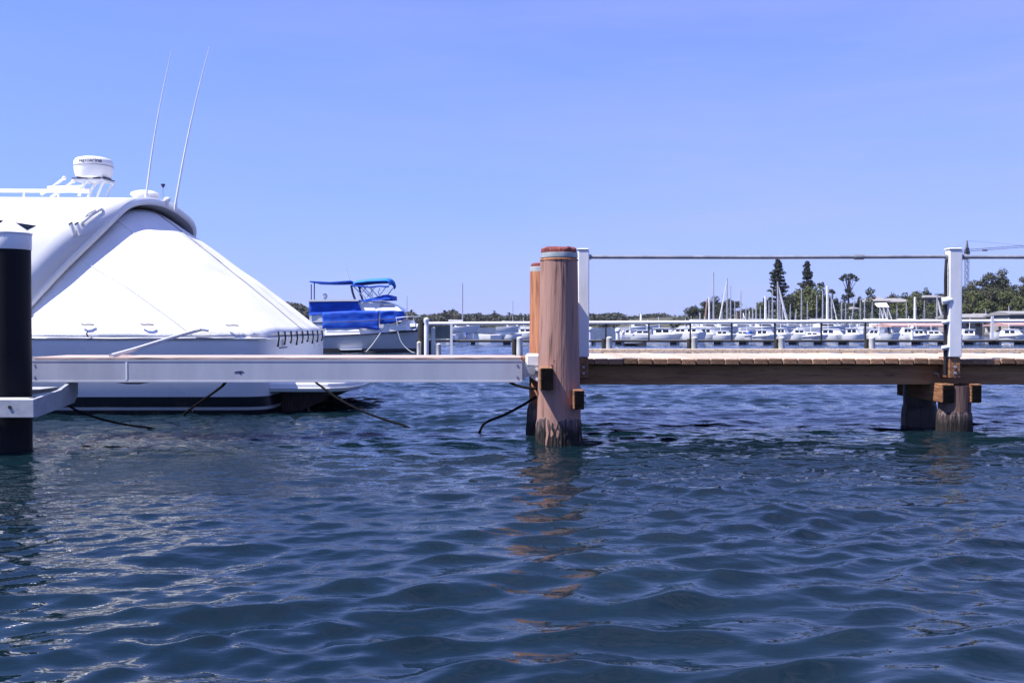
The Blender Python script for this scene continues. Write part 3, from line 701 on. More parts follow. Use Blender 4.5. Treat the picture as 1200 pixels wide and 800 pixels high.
def build_black_pile():
    y = 8.2; cx = X(11.5, y); r = 0.166
    root = thing("mooring_pile", "black sleeved pile with white pointed cap at the left edge", "pile", (cx, y, 0))
    m = MB(); m.lathe([(r, -1.0), (r, 0.2), (r, Z(293, y))], cx, y, 40); m.build("sleeve", M['black_hdpe'], root)
    m = MB(); m.lathe([(r + 0.004, Z(293, y)), (r + 0.006, Z(292, y)), (r + 0.006, Z(275.5, y)), (r + 0.002, Z(274, y))], cx, y, 40); m.build("band", M['plastic'], root)
    m = MB(); m.lathe([(r + 0.012, Z(275, y)), (r + 0.012, Z(273.5, y)), (0.085, Z(264.5, y)), (0.012, Z(256.5, y)), (0.003, Z(255.5, y))], cx, y, 40); m.build("cap", M['plastic'], root, ang=50)
    # pile guide: floating dock corner the pile passes through
    g = thing("pile_guide", "pale metal dock corner bracket around the foot of the black pile", "bracket", (cx, 8.6, 0.3))
    zt, zb = Z(467, 7.9), Z(489, 7.9)
    # walls of the corner
    m = MB(); m.bbox(-6.4, X(42, 7.9), 7.86, 7.90, zb, zt, 0.006); fr = m.build("front_plate", M['guide'], g, smooth=False)
    m = MB(); q = (X(11, 7.86), Z(477, 7.86)); m.tube([(q[0], 7.852, q[1]), (q[0], 7.862, q[1])], 0.014, 10); m.build("bolt_hole", M['black'], fr)
    a = Vector((X(42, 7.9), 7.90)); b = Vector((X(91, 9.3), 9.3))
    dirv = (b - a).normalized(); nn = Vector((-dirv.y, dirv.x)) * 0.03
    m = MB()
    pl = [(0, zb), (0, zt), (0.55, zt + 0.02), (1.0, zt + 0.10), (1.0, zt - 0.06), (0.9, zb + 0.02)]
    n = len(pl)
    L = (b - a).length
    v = [(a.x + dirv.x * t * L, a.y + dirv.y * t * L, z) for t, z in pl] + [(a.x + dirv.x * t * L + nn.x, a.y + dirv.y * t * L + nn.y, z) for t, z in pl]
    m.add(v, [tuple(range(n)), tuple(range(2 * n - 1, n - 1, -1))] + [(i, n + i, n + (i + 1) % n, (i + 1) % n) for i in range(n)])
    m.build("side_plate", M['guide'], g, smooth=False)
    m = MB(); m.bbox(-6.4, X(40, 8.0), 7.903, 7.99, zt - 0.03, zt + 0.004, 0.004); m.build("top_flange", M['guide'], g, smooth=False)
    m = MB(); m.bbox(-6.4, -4.45, 8.5, 9.6, zt - 0.05, zt - 0.01, 0.004); m.build("top_plate", M['guide'], g, smooth=False)
    m = MB(); m.bbox(-6.4, -4.5, 8.5, 9.2, zt - 0.01, zt + 0.12, 0.01); m.build("pontoon_edge", M['finger_board'], g, smooth=False)
    # float under the corner
    m = MB(); m.bbox(-6.6, -4.75, 8.6, 9.6, -0.35, zb - 0.02, 0.02); m.build("float", M['black'], g, smooth=False)
    # cleat-like fitting
    x, yy = X(72, 8.9), 8.9
    m = MB(); m.tube([(x, yy, Z(453, yy)), (x + 0.01, yy, Z(466, yy))], 0.022, 8); ft = m.build("hanger", M['galv'], g)
    m = MB(); m.tube([(x - 0.02, yy, Z(469, yy)), (x + 0.045, yy, Z(469, yy))], 0.022, 8); m.build("hook", M['plastic'], ft)
build_black_pile()

# ------------------------------------------------------------------ timber piles in the middle
def build_main_pile():
    y = 8.8; cx = X(655, y)
    root = thing("timber_pile", "thick weathered brown pile with a grey strap near its ragged top, nearest the viewer", "pile", (cx, y, 0))
    top = Z(304.5, y)
    def rad(z):
        t = (z - 0.0) / top
        return 0.203 - 0.036 * min(1.0, max(0, t)) ** 0.8
    def wob(r, z, a):
        return r * (1 + 0.018 * mnoise.noise(Vector((math.cos(a) * 2.2, math.sin(a) * 2.2, z * 1.3))) + 0.010 * mnoise.noise(Vector((math.cos(a) * 9, math.sin(a) * 9, z * 2.5))))
    lean = -0.0
    m = MB(); zs = [-1.0 + (top + 1.0) * i / 70 for i in range(71)]
    m.lathe([(rad(z), z) for z in zs], cx, y, 64, wob=wob)
    sh = m.build("shaft", M['pile'], root, ang=60)
    m = MB(); m.lathe([(rad(top) + 0.004, top - 0.012), (rad(top) + 0.006, top), (rad(top) - 0.01, top + 0.012)], cx, y, 48); m.build("ring", M['pile_orange'], root)
    # strap
    m = MB(); z0, z1 = Z(304.0, y), Z(297.0, y)
    m.lathe([(0.160, z0 + 0.008), (0.167, z0 + 0.012), (0.168, (z0 + z1) / 2), (0.166, z1), (0.158, z1 + 0.002)], cx, y, 48); m.build("strap", M['band'], root)
    # ragged head
    m = MB()
    def wob2(r, z, a):
        return r * (1 + 0.05 * mnoise.noise(Vector((math.cos(a) * 5, math.sin(a) * 5, z * 8))))
    zt = Z(291, y)
    prof = [(0.156, z1 - 0.02), (0.160, z1 + 0.012), (0.158, zt - 0.012), (0.145, zt), (0.09, zt + 0.004), (0.01, zt + 0.006)]
    m.lathe(prof, cx, y, 48, wob=wob2)
    for i, v in enumerate(m.v):
        if v[2] > zt - 0.03:
            m.v[i] = (v[0], v[1], v[2] + 0.018 * mnoise.noise(Vector((v[0] * 22, v[1] * 22, 0.3))))
    m.build("head", M['red_wood'], root, ang=30)
    # ragged sheath of barnacles and split fibres round the waterline
    m = MB()
    rows = []
    for i in range(26):
        t = i / 25
        row = []
        for k in range(97):
            a = 2 * math.pi * k / 96
            zt2 = Z(490, y) + 0.05 * mnoise.noise(Vector((math.cos(a) * 2.5, math.sin(a) * 2.5, 9))) + 0.02 * mnoise.noise(Vector((math.cos(a) * 9, math.sin(a) * 9, 4)))
            z = -0.25 + (zt2 + 0.25) * t
            r = rad(z) + 0.005 + 0.012 * mnoise.noise(Vector((math.cos(a) * 13, math.sin(a) * 13, z * 3))) + 0.010 * mnoise.noise(Vector((math.cos(a) * 24, math.sin(a) * 24, z * 14)))
            if t > 0.97: r = rad(z) - 0.004
            row.append((cx + r * math.cos(a), y + r * math.sin(a), z))
        rows.append(row)
    m.grid(rows); m.build("barnacle_sheath", M['crust'], root, ang=25)
    # bearer stubs notched into the pile
    yb = 8.52
    for (a, b, c, d) in ((632.5, 648, 430.5, 457), (672, 684.5, 457, 480)):
        x0, x1 = X(a, yb), X(b, yb)
        m = MB(); m.bbox(x0, x1, yb + 0.004, yb + 0.5, Z(d, yb), Z(c, yb), 0.006); st = m.build("bearer", M['bearer'], root, smooth=False)
        m = MB(); m.bbox(x0 + 0.012, x1 + 0.001, yb - 0.004, yb + 0.01, Z(d, yb) + 0.002, Z(c, yb) - 0.008, 0.003); m.build("tarred_end", M['tar'], st, smooth=False)
    for dz in (464, 472):
        m = MB(); m.tube([(X(684, yb), yb + 0.06, Z(dz, yb)), (X(687.5, yb), yb + 0.06, Z(dz, yb))], 0.012, 6); m.build("bolt", M['galv'], root)
    for px, py in ((650, 423), (647, 428)):
        m = MB(); m.tube([(X(px, yb), yb + 0.1, Z(py, yb)), (X(px, yb), yb + 0.14, Z(py, yb))], 0.008, 6); m.build("bolt", M['rust'], root)
    # the second pile behind it
    y2 = 9.42; cx2 = X(641, y2); r2 = 0.165
    root2 = thing("timber_pile", "shorter orange timber pile half hidden behind the thick brown pile", "pile", (cx2, y2, 0))
    t2 = Z(318.5, y2)
    m = MB(); m.lathe([(r2 + 0.012 * (1 - i / 40), -1 + (t2 + 1) * i / 40) for i in range(41)], cx2, y2, 48, wob=wob); m.build("shaft", M['pile_orange'], root2, ang=60)
    m = MB(); m.lathe([(r2 - 0.006, t2 - 0.004), (r2 + 0.0, t2), (r2, Z(313.5, y2)), (r2 - 0.01, Z(313, y2))], cx2, y2, 48); m.build("strap", M['band'], root2)
    m = MB(); m.lathe([(r2 - 0.014, Z(314, y2)), (r2 - 0.012, Z(310, y2)), (r2 - 0.03, Z(308.5, y2)), (0.01, Z(308, y2))], cx2, y2, 40, wob=wob2); m.build("head", M['red_wood'], root2, ang=30)
    m = MB(); m.lathe([(r2 + 0.02, -0.3), (r2 + 0.035, 0.05), (r2 + 0.022, 0.25), (r2 + 0.005, 0.32)], cx2, y2, 48, wob=lambda r, z, a: r * (1 + 0.08 * mnoise.noise(Vector((math.cos(a) * 9, math.sin(a) * 9, z * 6))))); m.build("barnacle_sheath", M['crust'], root2, ang=30)
build_main_pile()

# ------------------------------------------------------------------ the timber jetty on the right
JY = 9.8
def build_jetty():
    zt, zb = Z(420.3, 9.72), Z(427, 9.72)       # plank top / underside
    root = thing("timber_jetty", "timber jetty with plank deck, white posts and grey handrail running off to the right", "jetty", (0.6, JY, zt))
    back = 11.95
    x = 0.53; first = None; i = 0
    while x < 9.0:
        w = 0.1385
        dy = random.uniform(-0.012, 0.012); dz = random.uniform(-0.004, 0.004); tw = random.uniform(-0.004, 0.004)
        if i % 4 == 0 or first is None:
            m = MB(); m.bbox(0, w, 9.72, back, zb, zt, 0.006)
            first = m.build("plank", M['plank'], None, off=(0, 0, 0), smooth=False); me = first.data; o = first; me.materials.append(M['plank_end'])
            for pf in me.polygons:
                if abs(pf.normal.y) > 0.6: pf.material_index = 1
        else:
            o = bpy.data.objects.new("plank", me); COL.objects.link(o)
        o.parent = root; o.location = (x - root.location.x, dy - root.location.y, dz - root.location.z); o.rotation_euler = (0, tw, 0)
        x += w + 0.0055; i += 1
    # edge beams and inner stringer under the planks
    z1, z0 = zb - 0.008, Z(450.5, 9.84)
    for y in (9.84, 10.75, 11.75):
        m = MB(); m.bbox(0.56, 9.0, y, y + 0.09, z0, z1, 0.006); m.build("edge_beam", M['edge_beam'], root, smooth=False)
    m = MB(); m.bbox(0.60, 9.0, back - 0.10, back - 0.02, zt + 0.006, zt + 0.05, 0.006); m.build("kerb_rail", M['plank'], root, smooth=False)
    m = MB(); xx, zz = X(1098, 9.83), Z(439, 9.83); m.tube([(xx - 0.02, 9.825, zz + 0.02), (xx, 9.80, zz + 0.01), (xx + 0.02, 9.82, zz - 0.02)], 0.012, 6); m.build("hook", M['galv'], root)
    # posts: white above the deck, bare below, bolted to the edge beam
    def post(px, w, top_py, bare=True):
        y0, y1 = 9.585, 9.70
        cxp = X(px, y0)
        m = MB(); m.bbox(cxp - w / 2, cxp + w / 2, y0, y1, Z(418.5, y0), Z(top_py, y0), 0.008); p = m.build("post", M['white_paint'], root, smooth=False)
        m = MB(); m.bbox(cxp - w / 2 - 0.008, cxp + w / 2 - 0.004, y0 - 0.006, y1 + 0.006, Z(top_py, y0), Z(top_py, y0) + 0.016, 0.006); m.build("post_cap", M['plastic'], p, smooth=False)
        if bare:
            m = MB(); m.bbox(cxp - w / 2 + 0.008, cxp + w / 2 - 0.008, y0 + 0.012, 9.842, Z(443, y0), Z(418.5, y0) - 0.002, 0.006); m.build("post_foot", M['bearer'], p, smooth=False)
            for py in (430, 437):
                m = MB(); m.tube([(cxp, y0 - 0.004, Z(py, y0)), (cxp, y0 + 0.02, Z(py, y0))], 0.013, 8); m.build("bolt", M['galv'], p)
        return cxp, y0
    post(684, 0.108, 293)
    cxp, py0 = post(1120, 0.125, 292.5)
    post(1556, 0.125, 292.5)
    # handrail
    zr = Z(301.3, 9.64)
    def rail(xa, xb):
        m = MB(); m.tube([(xa, 9.642, zr), ((xa + xb) / 2, 9.642, zr - 0.003), (xb, 9.642, zr + 0.004)], 0.0185, 12); return m.build("handrail", M['rail'], root)
    rail(X(687, 9.64), X(1114, 9.64)); rail(X(1126, 9.64), X(1551, 9.64)); rail(X(1561, 9.64), 9.6)
    m = MB(); xc = X(1006, 9.64); m.tube([(xc - 0.045, 9.642, zr), (xc + 0.045, 9.642, zr)], 0.027, 12); m.build("rail_coupling", M['rail'], root)
    for px in (690, 1110, 1130):
        m = MB(); xc = X(px, 9.64); m.tube([(xc - 0.02, 9.642, zr), (xc + 0.02, 9.642, zr)], 0.028, 12); m.build("rail_flange", M['rail'], root)
    # hose and clips on the post's left side
    xl = cxp - 0.0625
    m = MB(); m.tube(crv([(xl - 0.01, py0 + 0.05, zr - 0.03), (xl - 0.022, py0 + 0.04, Z(325, py0)), (xl - 0.016, py0 + 0.05, Z(345, py0)), (xl - 0.020, py0 + 0.05, Z(360, py0)), (xl - 0.018, py0 + 0.05, Z(395, py0)), (xl - 0.018, py0 + 0.05, Z(440, py0))], 6), 0.017, 8); m.build("hose", M['black'], root)
    m = MB(); m.tube(crv([(xl - 0.006, py0 + 0.02, zr - 0.06), (xl - 0.010, py0 + 0.015, Z(320, py0)), (xl - 0.008, py0 + 0.015, Z(350, py0))], 6), 0.005, 8); m.build("cord", M['rope_w'], root)
    for py, r in ((352, 0.036), (377, 0.022), (407, 0.022)):
        m = MB(); m.tube([(xl - 0.06, py0 + 0.03, Z(py + 1, py0)), (xl - 0.02, py0 + 0.02, Z(py, py0)), (xl + 0.03, py0 + 0.02, Z(py - 1, py0))], [r, r, r * 0.7], 10); m.build("clip", M['plastic'], root)
    # cross bearers and piles at the right-hand support
    def support(ox):
        for (a, b) in ((1104, 1118.5), (1138, 1150.5)):
            yb = 9.60; x0, x1 = X(a, yb) + ox, X(b, yb) + ox
            m = MB(); m.bbox(x0, x1, yb, 10.72, Z(472, yb), Z(449.5, yb) - 0.003, 0.006); st = m.build("bearer", M['bearer'], root, smooth=False)
            m = MB(); m.bbox(x0 + 0.014, x1 + 0.001, yb - 0.006, yb + 0.006, Z(472, yb) + 0.003, Z(450, yb) - 0.012, 0.003); m.build("tarred_end", M['tar'], st, smooth=False)
        for cx, y, r in ((X(1119, 9.745) + ox, 9.745, 0.150), (X(1078, 10.5) + ox, 10.5, 0.165)):
            wob = lambda rr, z, a, s=cx + y: rr * (1 + 0.05 * mnoise.noise(Vector((math.cos(a) * 3 + s, math.sin(a) * 3, z * 3))) + 0.03 * mnoise.noise(Vector((math.cos(a) * 11, math.sin(a) * 11 + s, z * 5))))
            m = MB(); m.lathe([(r, -1 + (z0 + 0.998) * k / 30) for k in range(31)], cx, y, 40, wob=wob)
            pl = m.build("pile", M['dark_pile'] if y < 10 else M['wet_wood'], root, ang=60)
            m = MB(); m.lathe([(r + 0.004, -0.4), (r + 0.018, -0.05), (r + 0.020, 0.10), (r + 0.014, 0.17), (r + 0.002, 0.21)], cx, y, 48, wob=lambda rr, z, a, s=cx: rr * (1 + 0.07 * mnoise.noise(Vector((math.cos(a) * 8 + s, math.sin(a) * 8, z * 4))) + 0.03 * mnoise.noise(Vector((math.cos(a) * 20 + s, math.sin(a) * 20, z * 9)))))
            m.build("barnacle_sheath", M['crust'] if y < 10 else M['wet_wood'], pl, ang=25)
    support(0.0); support(3.7)
    # rusty chain end between the piles
    m = MB(); m.tube([(X(1094, 9.9), 9.9, Z(506, 9.9)), (X(1099, 9.9), 9.88, Z(503.5, 9.9)), (X(1104, 9.9), 9.8, Z(502, 9.9)), (X(1106, 9.9), 9.8, Z(494, 9.9))], 0.012, 6); m.build("rusty_rod", M['rust'], root)
build_jetty()

# ------------------------------------------------------------------ ropes
def rope(name, pts, r, m, label, n=8):
    b = MB(); b.tube(crv(pts, n), r, 8)
    o = b.build(name, m, None, off=pts[0]); o.location = pts[0]
    return tag(o, label, "rope")
rope("mooring_rope", [(X(130, 8.97), 8.97, Z(419.5, 8.97) + 0.02), (X(160, 9.7), 9.7, Z(408.5, 9.7)), (X(195, 10.6), 10.6, Z(397.5, 10.6)), (X(222, 11.3), 11.3, Z(389.5, 11.3)), (X(235, 11.44), 11.44, Z(386, 11.44))], 0.021, M['rope_w'], "white mooring rope slanting up from the pale walkway to the cruiser's gunwale")
rope("mooring_rope", [(X(366, 11.2), 11.2, Z(445, 11.2)), (X(374, 11.1), 11.1, Z(451, 11.1)), (X(396, 10.9), 10.9, Z(467, 10.9)), (X(425, 10.7), 10.7, Z(482, 10.7)), (X(455, 10.5), 10.5, Z(493, 10.5)), (X(480, 10.3), 10.3, -0.02), (X(520, 10.0), 10.0, -0.20), (X(556, 9.8), 9.8, -0.06), (X(568, 9.8), 9.8, Z(496, 9.8)), (X(590, 9.6), 9.6, Z(486.5, 9.6)), (X(612, 9.3), 9.3, Z(475, 9.3)), (X(628, 9.05), 9.05, Z(465, 9.05))], 0.013, M['rope_b'], "black rope from the cruiser's stern dipping underwater and up to the brown timber pile")
rope("mooring_rope", [(X(598, 9.05), 9.05, Z(448.5, 9.05)), (X(605, 8.95), 8.95, Z(451, 8.95)), (X(615, 8.85), 8.85, Z(454.0, 8.85)), (X(629, 8.75), 8.75, Z(455.5, 8.75))], 0.013, M['rope_b'], "short black rope joining the pale walkway's end to the brown timber pile")
rope("mooring_rope", [(X(264, 9.3), 9.3, Z(448, 9.3)), (X(258, 9.9), 9.9, Z(454, 9.9)), (X(240, 10.9), 10.9, Z(467, 10.9)), (X(219, 11.2), 11.2, Z(482, 11.2)), (X(212, 11.2), 11.2, Z(490, 11.2))], 0.014, M['rope_b'], "black rope hanging under the pale walkway in front of the cruiser's hull stripe")
rope("mooring_rope", [(X(73, 8.88), 8.88, Z(469, 8.88)), (X(80, 9.0), 9.0, Z(475, 9.0)), (X(92, 9.2), 9.2, Z(482, 9.2)), (X(118, 9.6), 9.6, Z(491, 9.6)), (X(150, 9.9), 9.9, Z(498, 9.9)), (X(185, 10.1), 10.1, -0.02), (X(215, 10.2), 10.2, -0.2)], 0.011, M['rope_b'], "black rope drooping from the dock corner bracket towards the water left of centre")

# ------------------------------------------------------------------ blue covered flybridge boat
def hull_mesh(mb, L, B, fb, draft, sheer=0.25, flare=0.2, n=12, full=0.9, rake=0.08):
    """planing hull along +x, stern at x=0, bow at x=L, centred on y=0, waterline z=0; returns gunwale stations"""
    rows = []; gun = []
    for i in range(n + 1):
        t = i / n
        hb = B / 2 * (1 - max(0, (t - 0.35) / 0.65) ** 2.6) * (full + (1 - full) * min(1, t / 0.35))
        hb = max(hb, 0.012)
        zg = fb + sheer * t ** 1.7
        kz = -draft * (1 - max(0, (t - 0.6) / 0.4) ** 2) + (zg * 0.35) * max(0, (t - 0.8) / 0.2) ** 2
        ch = hb * (1 - flare * (0.3 + 0.7 * t))
        xk = L * t - L * rake * max(0, (t - 0.5) / 0.5) ** 2
        sec = [(0, kz, xk), (ch * 0.85, kz * 0.4 + 0.06 * fb, xk), (ch, 0.22 * fb + 0.12 * fb * t, xk), (hb * 0.97, zg * 0.75, L * t), (hb, zg, L * t)]
        rows.append([(x, -y, z) for y, z, x in sec[::-1]] + [(x, y, z) for y, z, x in sec[1:]])
        gun.append((L * t, hb, zg))
    mb.grid(rows); mb.f.append(tuple(range(len(mb.v) - len(rows) * 9, len(mb.v) - len(rows) * 9 + 9)))
    mb.grid([[(x, -h, z), (x, 0, z + 0.03 * h), (x, h, z)] for x, h, z in gun])
    return gun

def build_blue_boat():
    D = 39.0; yc = D + 1.35; B = 2.7
    x0 = X(352, D); x1 = X(492, D); L = x1 - x0
    root = thing("flybridge_cruiser", "white flybridge cruiser wrapped in bright blue canvas covers, moored behind the white motor cruiser's stern", "motor cruiser", (x0, yc, 0))
    def bl(m, name, mt, par=root, **k): return m.build(name, mt, par, **k)
    def q(px, py, d=D): return (X(px, d), Z(py, d))
    def poly(name, pts, ya, yb, mt, par=root, d=D, smooth=False, k=0.0, zb=0.0):
        m = MB(); m.prism([q(a, b, d) for a, b in pts], ya, yb)
        if k: m.v = [(x, y + (k if y < yc else -k) * (z - zb), z) for x, y, z in m.v]
        return m.build(name, mt, par, smooth=smooth)
    # hull, slightly rising sheer to the bow on the right
    m = MB(); hm = MB()
    gun = hull_mesh(hm, L, B, Z(393, D), 0.5, sheer=Z(386, D) - Z(393, D), full=0.97, flare=0.22, n=16, rake=0.05)
    m.add([(x0 + v[0], yc + v[1], v[2]) for v in hm.v], hm.f)
    hmat = mat("blue_boat_hull", (0.52, 0.54, 0.56), (0.62, 0.63, 0.64), rough=0.35, scale=0.8)
    h = m.build("hull", hmat, root, ang=40)
    # knuckle line and dark boot top follow the hull side
    for nm, zz, hh, mt, off in (("knuckle", 0.40, 0.02, M['print'], 0.02), ("boot_top", 0.02, 0.14, M['black'], 0.0), ("rub_rail", None, 0.03, M['print'], 0.012)):
        rows = []
        for i, (x, hb, zg) in enumerate(gun):
            z = zg - 0.03 if zz is None else zz + (0.22 * (i / 16) ** 1.6 if nm == "knuckle" else 0)
            f = 1.0 if zz is None else (0.90 if nm == "knuckle" else 0.86) - 0.10 * (i / 16)
            rows.append((x0 + x - (0.3 * (i / 16) ** 6 if zz is not None else 0), hb * f + 0.05 + off, z))
        mb = MB(); mb.tube([(x, yc - y, z) for x, y, z in rows] + [(x, yc + y, z) for x, y, z in rows[::-1]], hh, 6); mb.build(nm, mt, h)
    # white coaming, trunk cabin, cabin sides
    poly("cabin", [(361, 393), (444, 390), (475, 386.5), (473, 381), (443, 379), (444, 355), (420, 352.5), (361, 353)], D + 0.28, D + 2.42, M['gelcoat'])
    poly("trunk_cabin", [(443, 389.5), (486, 386.5), (489, 379.5), (476, 378.5), (443, 381.5)], D + 0.32, D + 2.3, M['gelcoat'], k=0.45, zb=Z(389.5, D))
    poly("coaming", [(380, 393.2), (422, 391.8), (419.5, 385.4), (416, 384.3), (380, 384.6)], D + 0.06, D + 0.12, M['gelcoat'], k=0.5, zb=Z(393.2, D))
    for a, b in ((459, 466), (480, 486)):
        poly("porthole", [(a, 384.6), (b, 384.2), (b, 382.4), (a, 382.8)], D + 0.29, D + 0.33, M['glass'], k=0.45, zb=Z(389.5, D))
    poly("cabin_roof", [(360, 353.2), (420, 352.6), (420, 350.6), (360, 351)], D + 0.12, D + 2.5, M['gelcoat'])
    # blue side curtains with folds
    def curtain(name, outline_top, outline_bot, ya, mt=M['blue']):
        """outline in pixels sampled left to right; rippled sheet with thickness"""
        m = MB(); n = 28; G = []
        for j in range(9):
            row = []
            for i in range(n):
                t = i / (n - 1)
                def s(o):
                    f = t * (len(o) - 1); k = min(int(f), len(o) - 2); return Vector(o[k]).lerp(Vector(o[k + 1]), f - k)
                p = s(outline_top).lerp(s(outline_bot), j / 8)
                rp = 0.035 * mnoise.noise(Vector((p.x * 0.10, p.y * 0.22, 1.7))) + 0.010 * math.sin(p.y * 0.55 + p.x * 0.04)
                row.append((X(p.x, D), ya + rp, Z(p.y, D)))
            G.append(row)
        m.grid(G); o = m.build(name, mt, root, ang=60); sl = o.modifiers.new("cloth", 'SOLIDIFY'); sl.thickness = 0.012; return o
    curtain("side_curtain", [(361, 354), (390, 353.4), (418, 353.2)], [(361, 368), (390, 366), (423, 364)], D + 0.20)
    curtain("side_curtain", [(377, 366), (400, 364.5), (425, 364), (443.5, 364)], [(377, 385), (400, 384.6), (425, 384.6), (443.5, 386.5)], D + 0.14)
    curtain("side_curtain", [(361, 366), (370, 366), (377, 366)], [(361, 370), (370, 368.6), (377, 368.0)], D + 0.17)
    curtain("windscreen_cover", [(444.5, 364), (460, 363.6), (473, 364.2)], [(444.5, 380), (460, 378.5), (474, 373)], D + 0.22)
    poly("window_box", [(364, 383.6), (378, 383.6), (378, 368.4), (364, 368.8)], D + 0.20, D + 0.26, M['plastic'])
    poly("window_bar", [(364, 378.9), (378, 378.6), (378, 377.4), (364, 377.7)], D + 0.18, D + 0.198, M['print'])
    m = MB(); m.tube([(*((X(376, D), D + 0.06)), Z(377.5, D)), (X(420, D), D + 0.05, Z(376.5, D)), (X(446, D), D + 0.06, Z(374.5, D)), (X(464, D), D + 0.12, Z(373.5, D))], 0.018, 6); m.build("grab_rail", M['print'], root)
    # flybridge
    poly("flybridge", [(419, 364), (470, 364.5), (466, 360), (457, 355), (446, 352), (419, 353.5)], D + 0.24, D + 2.46, M['gelcoat'], k=0.6, zb=Z(364.2, D))
    poly("flybridge_window", [(421.5, 363.6), (438, 363.6), (439, 358.8), (420.5, 359.0)], D + 0.21, D + 0.237, M['plastic'], k=0.6, zb=Z(364.2, D))
    poly("flybridge_window", [(441, 363.6), (470, 364.2), (463.5, 358.2), (441, 358.8)], D + 0.21, D + 0.237, M['plastic'], k=0.6, zb=Z(364.2, D))
    poly("window_bar", [(419, 358.4), (461, 357.6), (460, 356.9), (419, 357.6)], D + 0.22, D + 0.239, M['print'], k=0.6, zb=Z(364.2, D))
    curtain("flybridge_cover", [(419, 352.2), (432, 349.6), (445, 346.5), (457, 345.6)], [(419, 354), (432, 352.8), (445, 351.5), (457, 350.8)], D + 0.24)
    poly("seat_cover", [(444, 351), (458, 350.6), (457.5, 345.6), (452, 344.8), (446, 345.6)], D + 0.35, D + 2.2, M['blue'])
    # awning over the after deck, sagging thin canvas
    m = MB(); G = []
    for j in range(7):
        row = []
        for i in range(16):
            t = i / 15; px = 362.5 + (411 - 362.5) * t
            py = 329.6 - 0.6 * t + 2.0 * math.sin(math.pi * t) * (0.5 + 0.5 * math.sin(j * 1.1)) * 0.6
            row.append((X(px, D), D + 0.2 + 2.2 * j / 6, Z(py, D)))
        G.append(row)
    m.grid(G); aw = m.build("awning", M['blue'], root); s_ = aw.modifiers.new("cloth", 'SOLIDIFY'); s_.thickness = 0.03
    m = MB(); m.tube([(X(362, D), D + 0.2, Z(329.6, D)), (X(386, D), D + 0.18, Z(330.8, D)), (X(411, D), D + 0.2, Z(329, D))], 0.03, 6); m.build("awning_hem", M['blue'], aw)
    for yy in (D + 0.25, D + 2.35):
        xa = X(368.5, D + 0.25) - (0.55 if yy > D + 1 else 0)
        m = MB(); m.tube([(xa, yy, Z(351, D)), (xa, yy, Z(330, D))], 0.022, 6); m.build("awning_pole", M['print'], root)
    # bimini
    pr = [(410, 334.2), (411, 330.5), (416, 328), (430, 326.4), (446, 325.7), (452, 325.6), (455.5, 327.6), (456, 330.5), (454, 333.8)]
    G = []
    for yy, dz in ((D + 0.22, -0.10), (D + 0.5, 0.0), (yc, 0.06), (D + 2.1, 0.0), (D + 2.4, -0.10)):
        G.append([(X(a, D), yy, Z(b, D) + dz) for a, b in pr])
    m = MB(); m.grid(G); bm_ = m.build("bimini_top", M['blue_top'], root, ang=80); s_ = bm_.modifiers.new("cloth", 'SOLIDIFY'); s_.thickness = 0.02
    m = MB(); m.tube([(X(a, D), D + 0.20, Z(b, D) - 0.10) for a, b in ((411, 331.2), (425, 332.6), (432, 333.4), (444, 332.0), (455, 332.8))], 0.04, 6); m.build("bimini_valance", M['blue'], bm_)
    m = MB(); m.lathe([(0.10, 0), (0.14, 0.02)], 0, 0, 8)
    for yy in (D + 0.25, D + 2.35):
        for a, r in ((((410.5, 334), (412, 342), (415, 351)), 0.045), (((412, 334), (428, 350)), 0.02), (((424, 335), (436, 348)), 0.02), (((436, 335), (434, 340), (436, 346)), 0.02), (((453, 334), (443, 347)), 0.02), (((430, 334), (420, 346)), 0.015)):
            m = MB(); m.tube([(X(px, D), yy, Z(py, D)) for px, py in a], r, 6); m.build("bimini_strut", M['print'] if r > 0.03 else M['steel'], root)
    # radar ball, aerial, bow rail
    m = MB(); m.sphere((X(377.5, D), D + 0.6, Z(346.5, D)), 0.11, 12, 8); sp = m.build("radar_ball", M['plastic'], root)
    m = MB(); m.tube([(X(377.5, D), D + 0.6, Z(351, D)), (X(377.5, D), D + 0.6, Z(349, D))], 0.05, 6); m.build("stalk", M['plastic'], sp)
    m = MB(); m.tube([(X(408, D), D + 0.4, Z(329, D)), (X(402.5, D), D + 0.4, Z(310, D))], [0.028, 0.014], 6); m.build("whip_antenna", M['plastic'], root)
    m = MB(); m.tube([(X(463, D), D + 0.15, Z(372.4, D)), (X(478, D), D + 0.25, Z(371.0, D)), (X(490, D), D + 0.9, Z(370.6, D)), (X(478, D), D + 2.4, Z(371.0, D))], 0.022, 6); br = m.build("bow_rail", M['plastic'], root)
    for px, py in ((465, 387.5), (474, 387), (484, 386.5)):
        yy = D + 0.2 + (px - 465) / 60; m = MB(); m.tube([(X(px, D), yy, Z(py - 6, D)), (X(px - 1, D), yy, Z(371.6, D))], 0.016, 6); m.build("stanchion", M['plastic'], br)
    poly("sun_pad", [(466, 380), (482, 379), (480, 375.2), (470, 374.4)], D + 0.6, D + 1.9, M['plastic'])
    for a in (((446, 390), (437, 403), (429, 412)), ((466, 388), (471, 402), (480, 411), (487, 414))):
        m = MB(); m.tube(crv([(X(px, D - 0.1), D - 0.1, Z(py, D - 0.1)) for px, py in a], 4), 0.02, 6); m.build("dock_line", M['rope_w'], root)
    poly("stern_fender", [(379, 416), (398, 416), (399, 409.5), (396, 408.2), (379, 408.4)], D - 0.05, D + 0.4, M['black'])
    poly("waterline_highlight", [(395, 410.4), (424, 409.6), (424, 408.2), (396, 408.6)], D - 0.02, D + 0.25, M['plastic'])  # white strip put in as the bright highlight along the waterline
build_blue_boat()

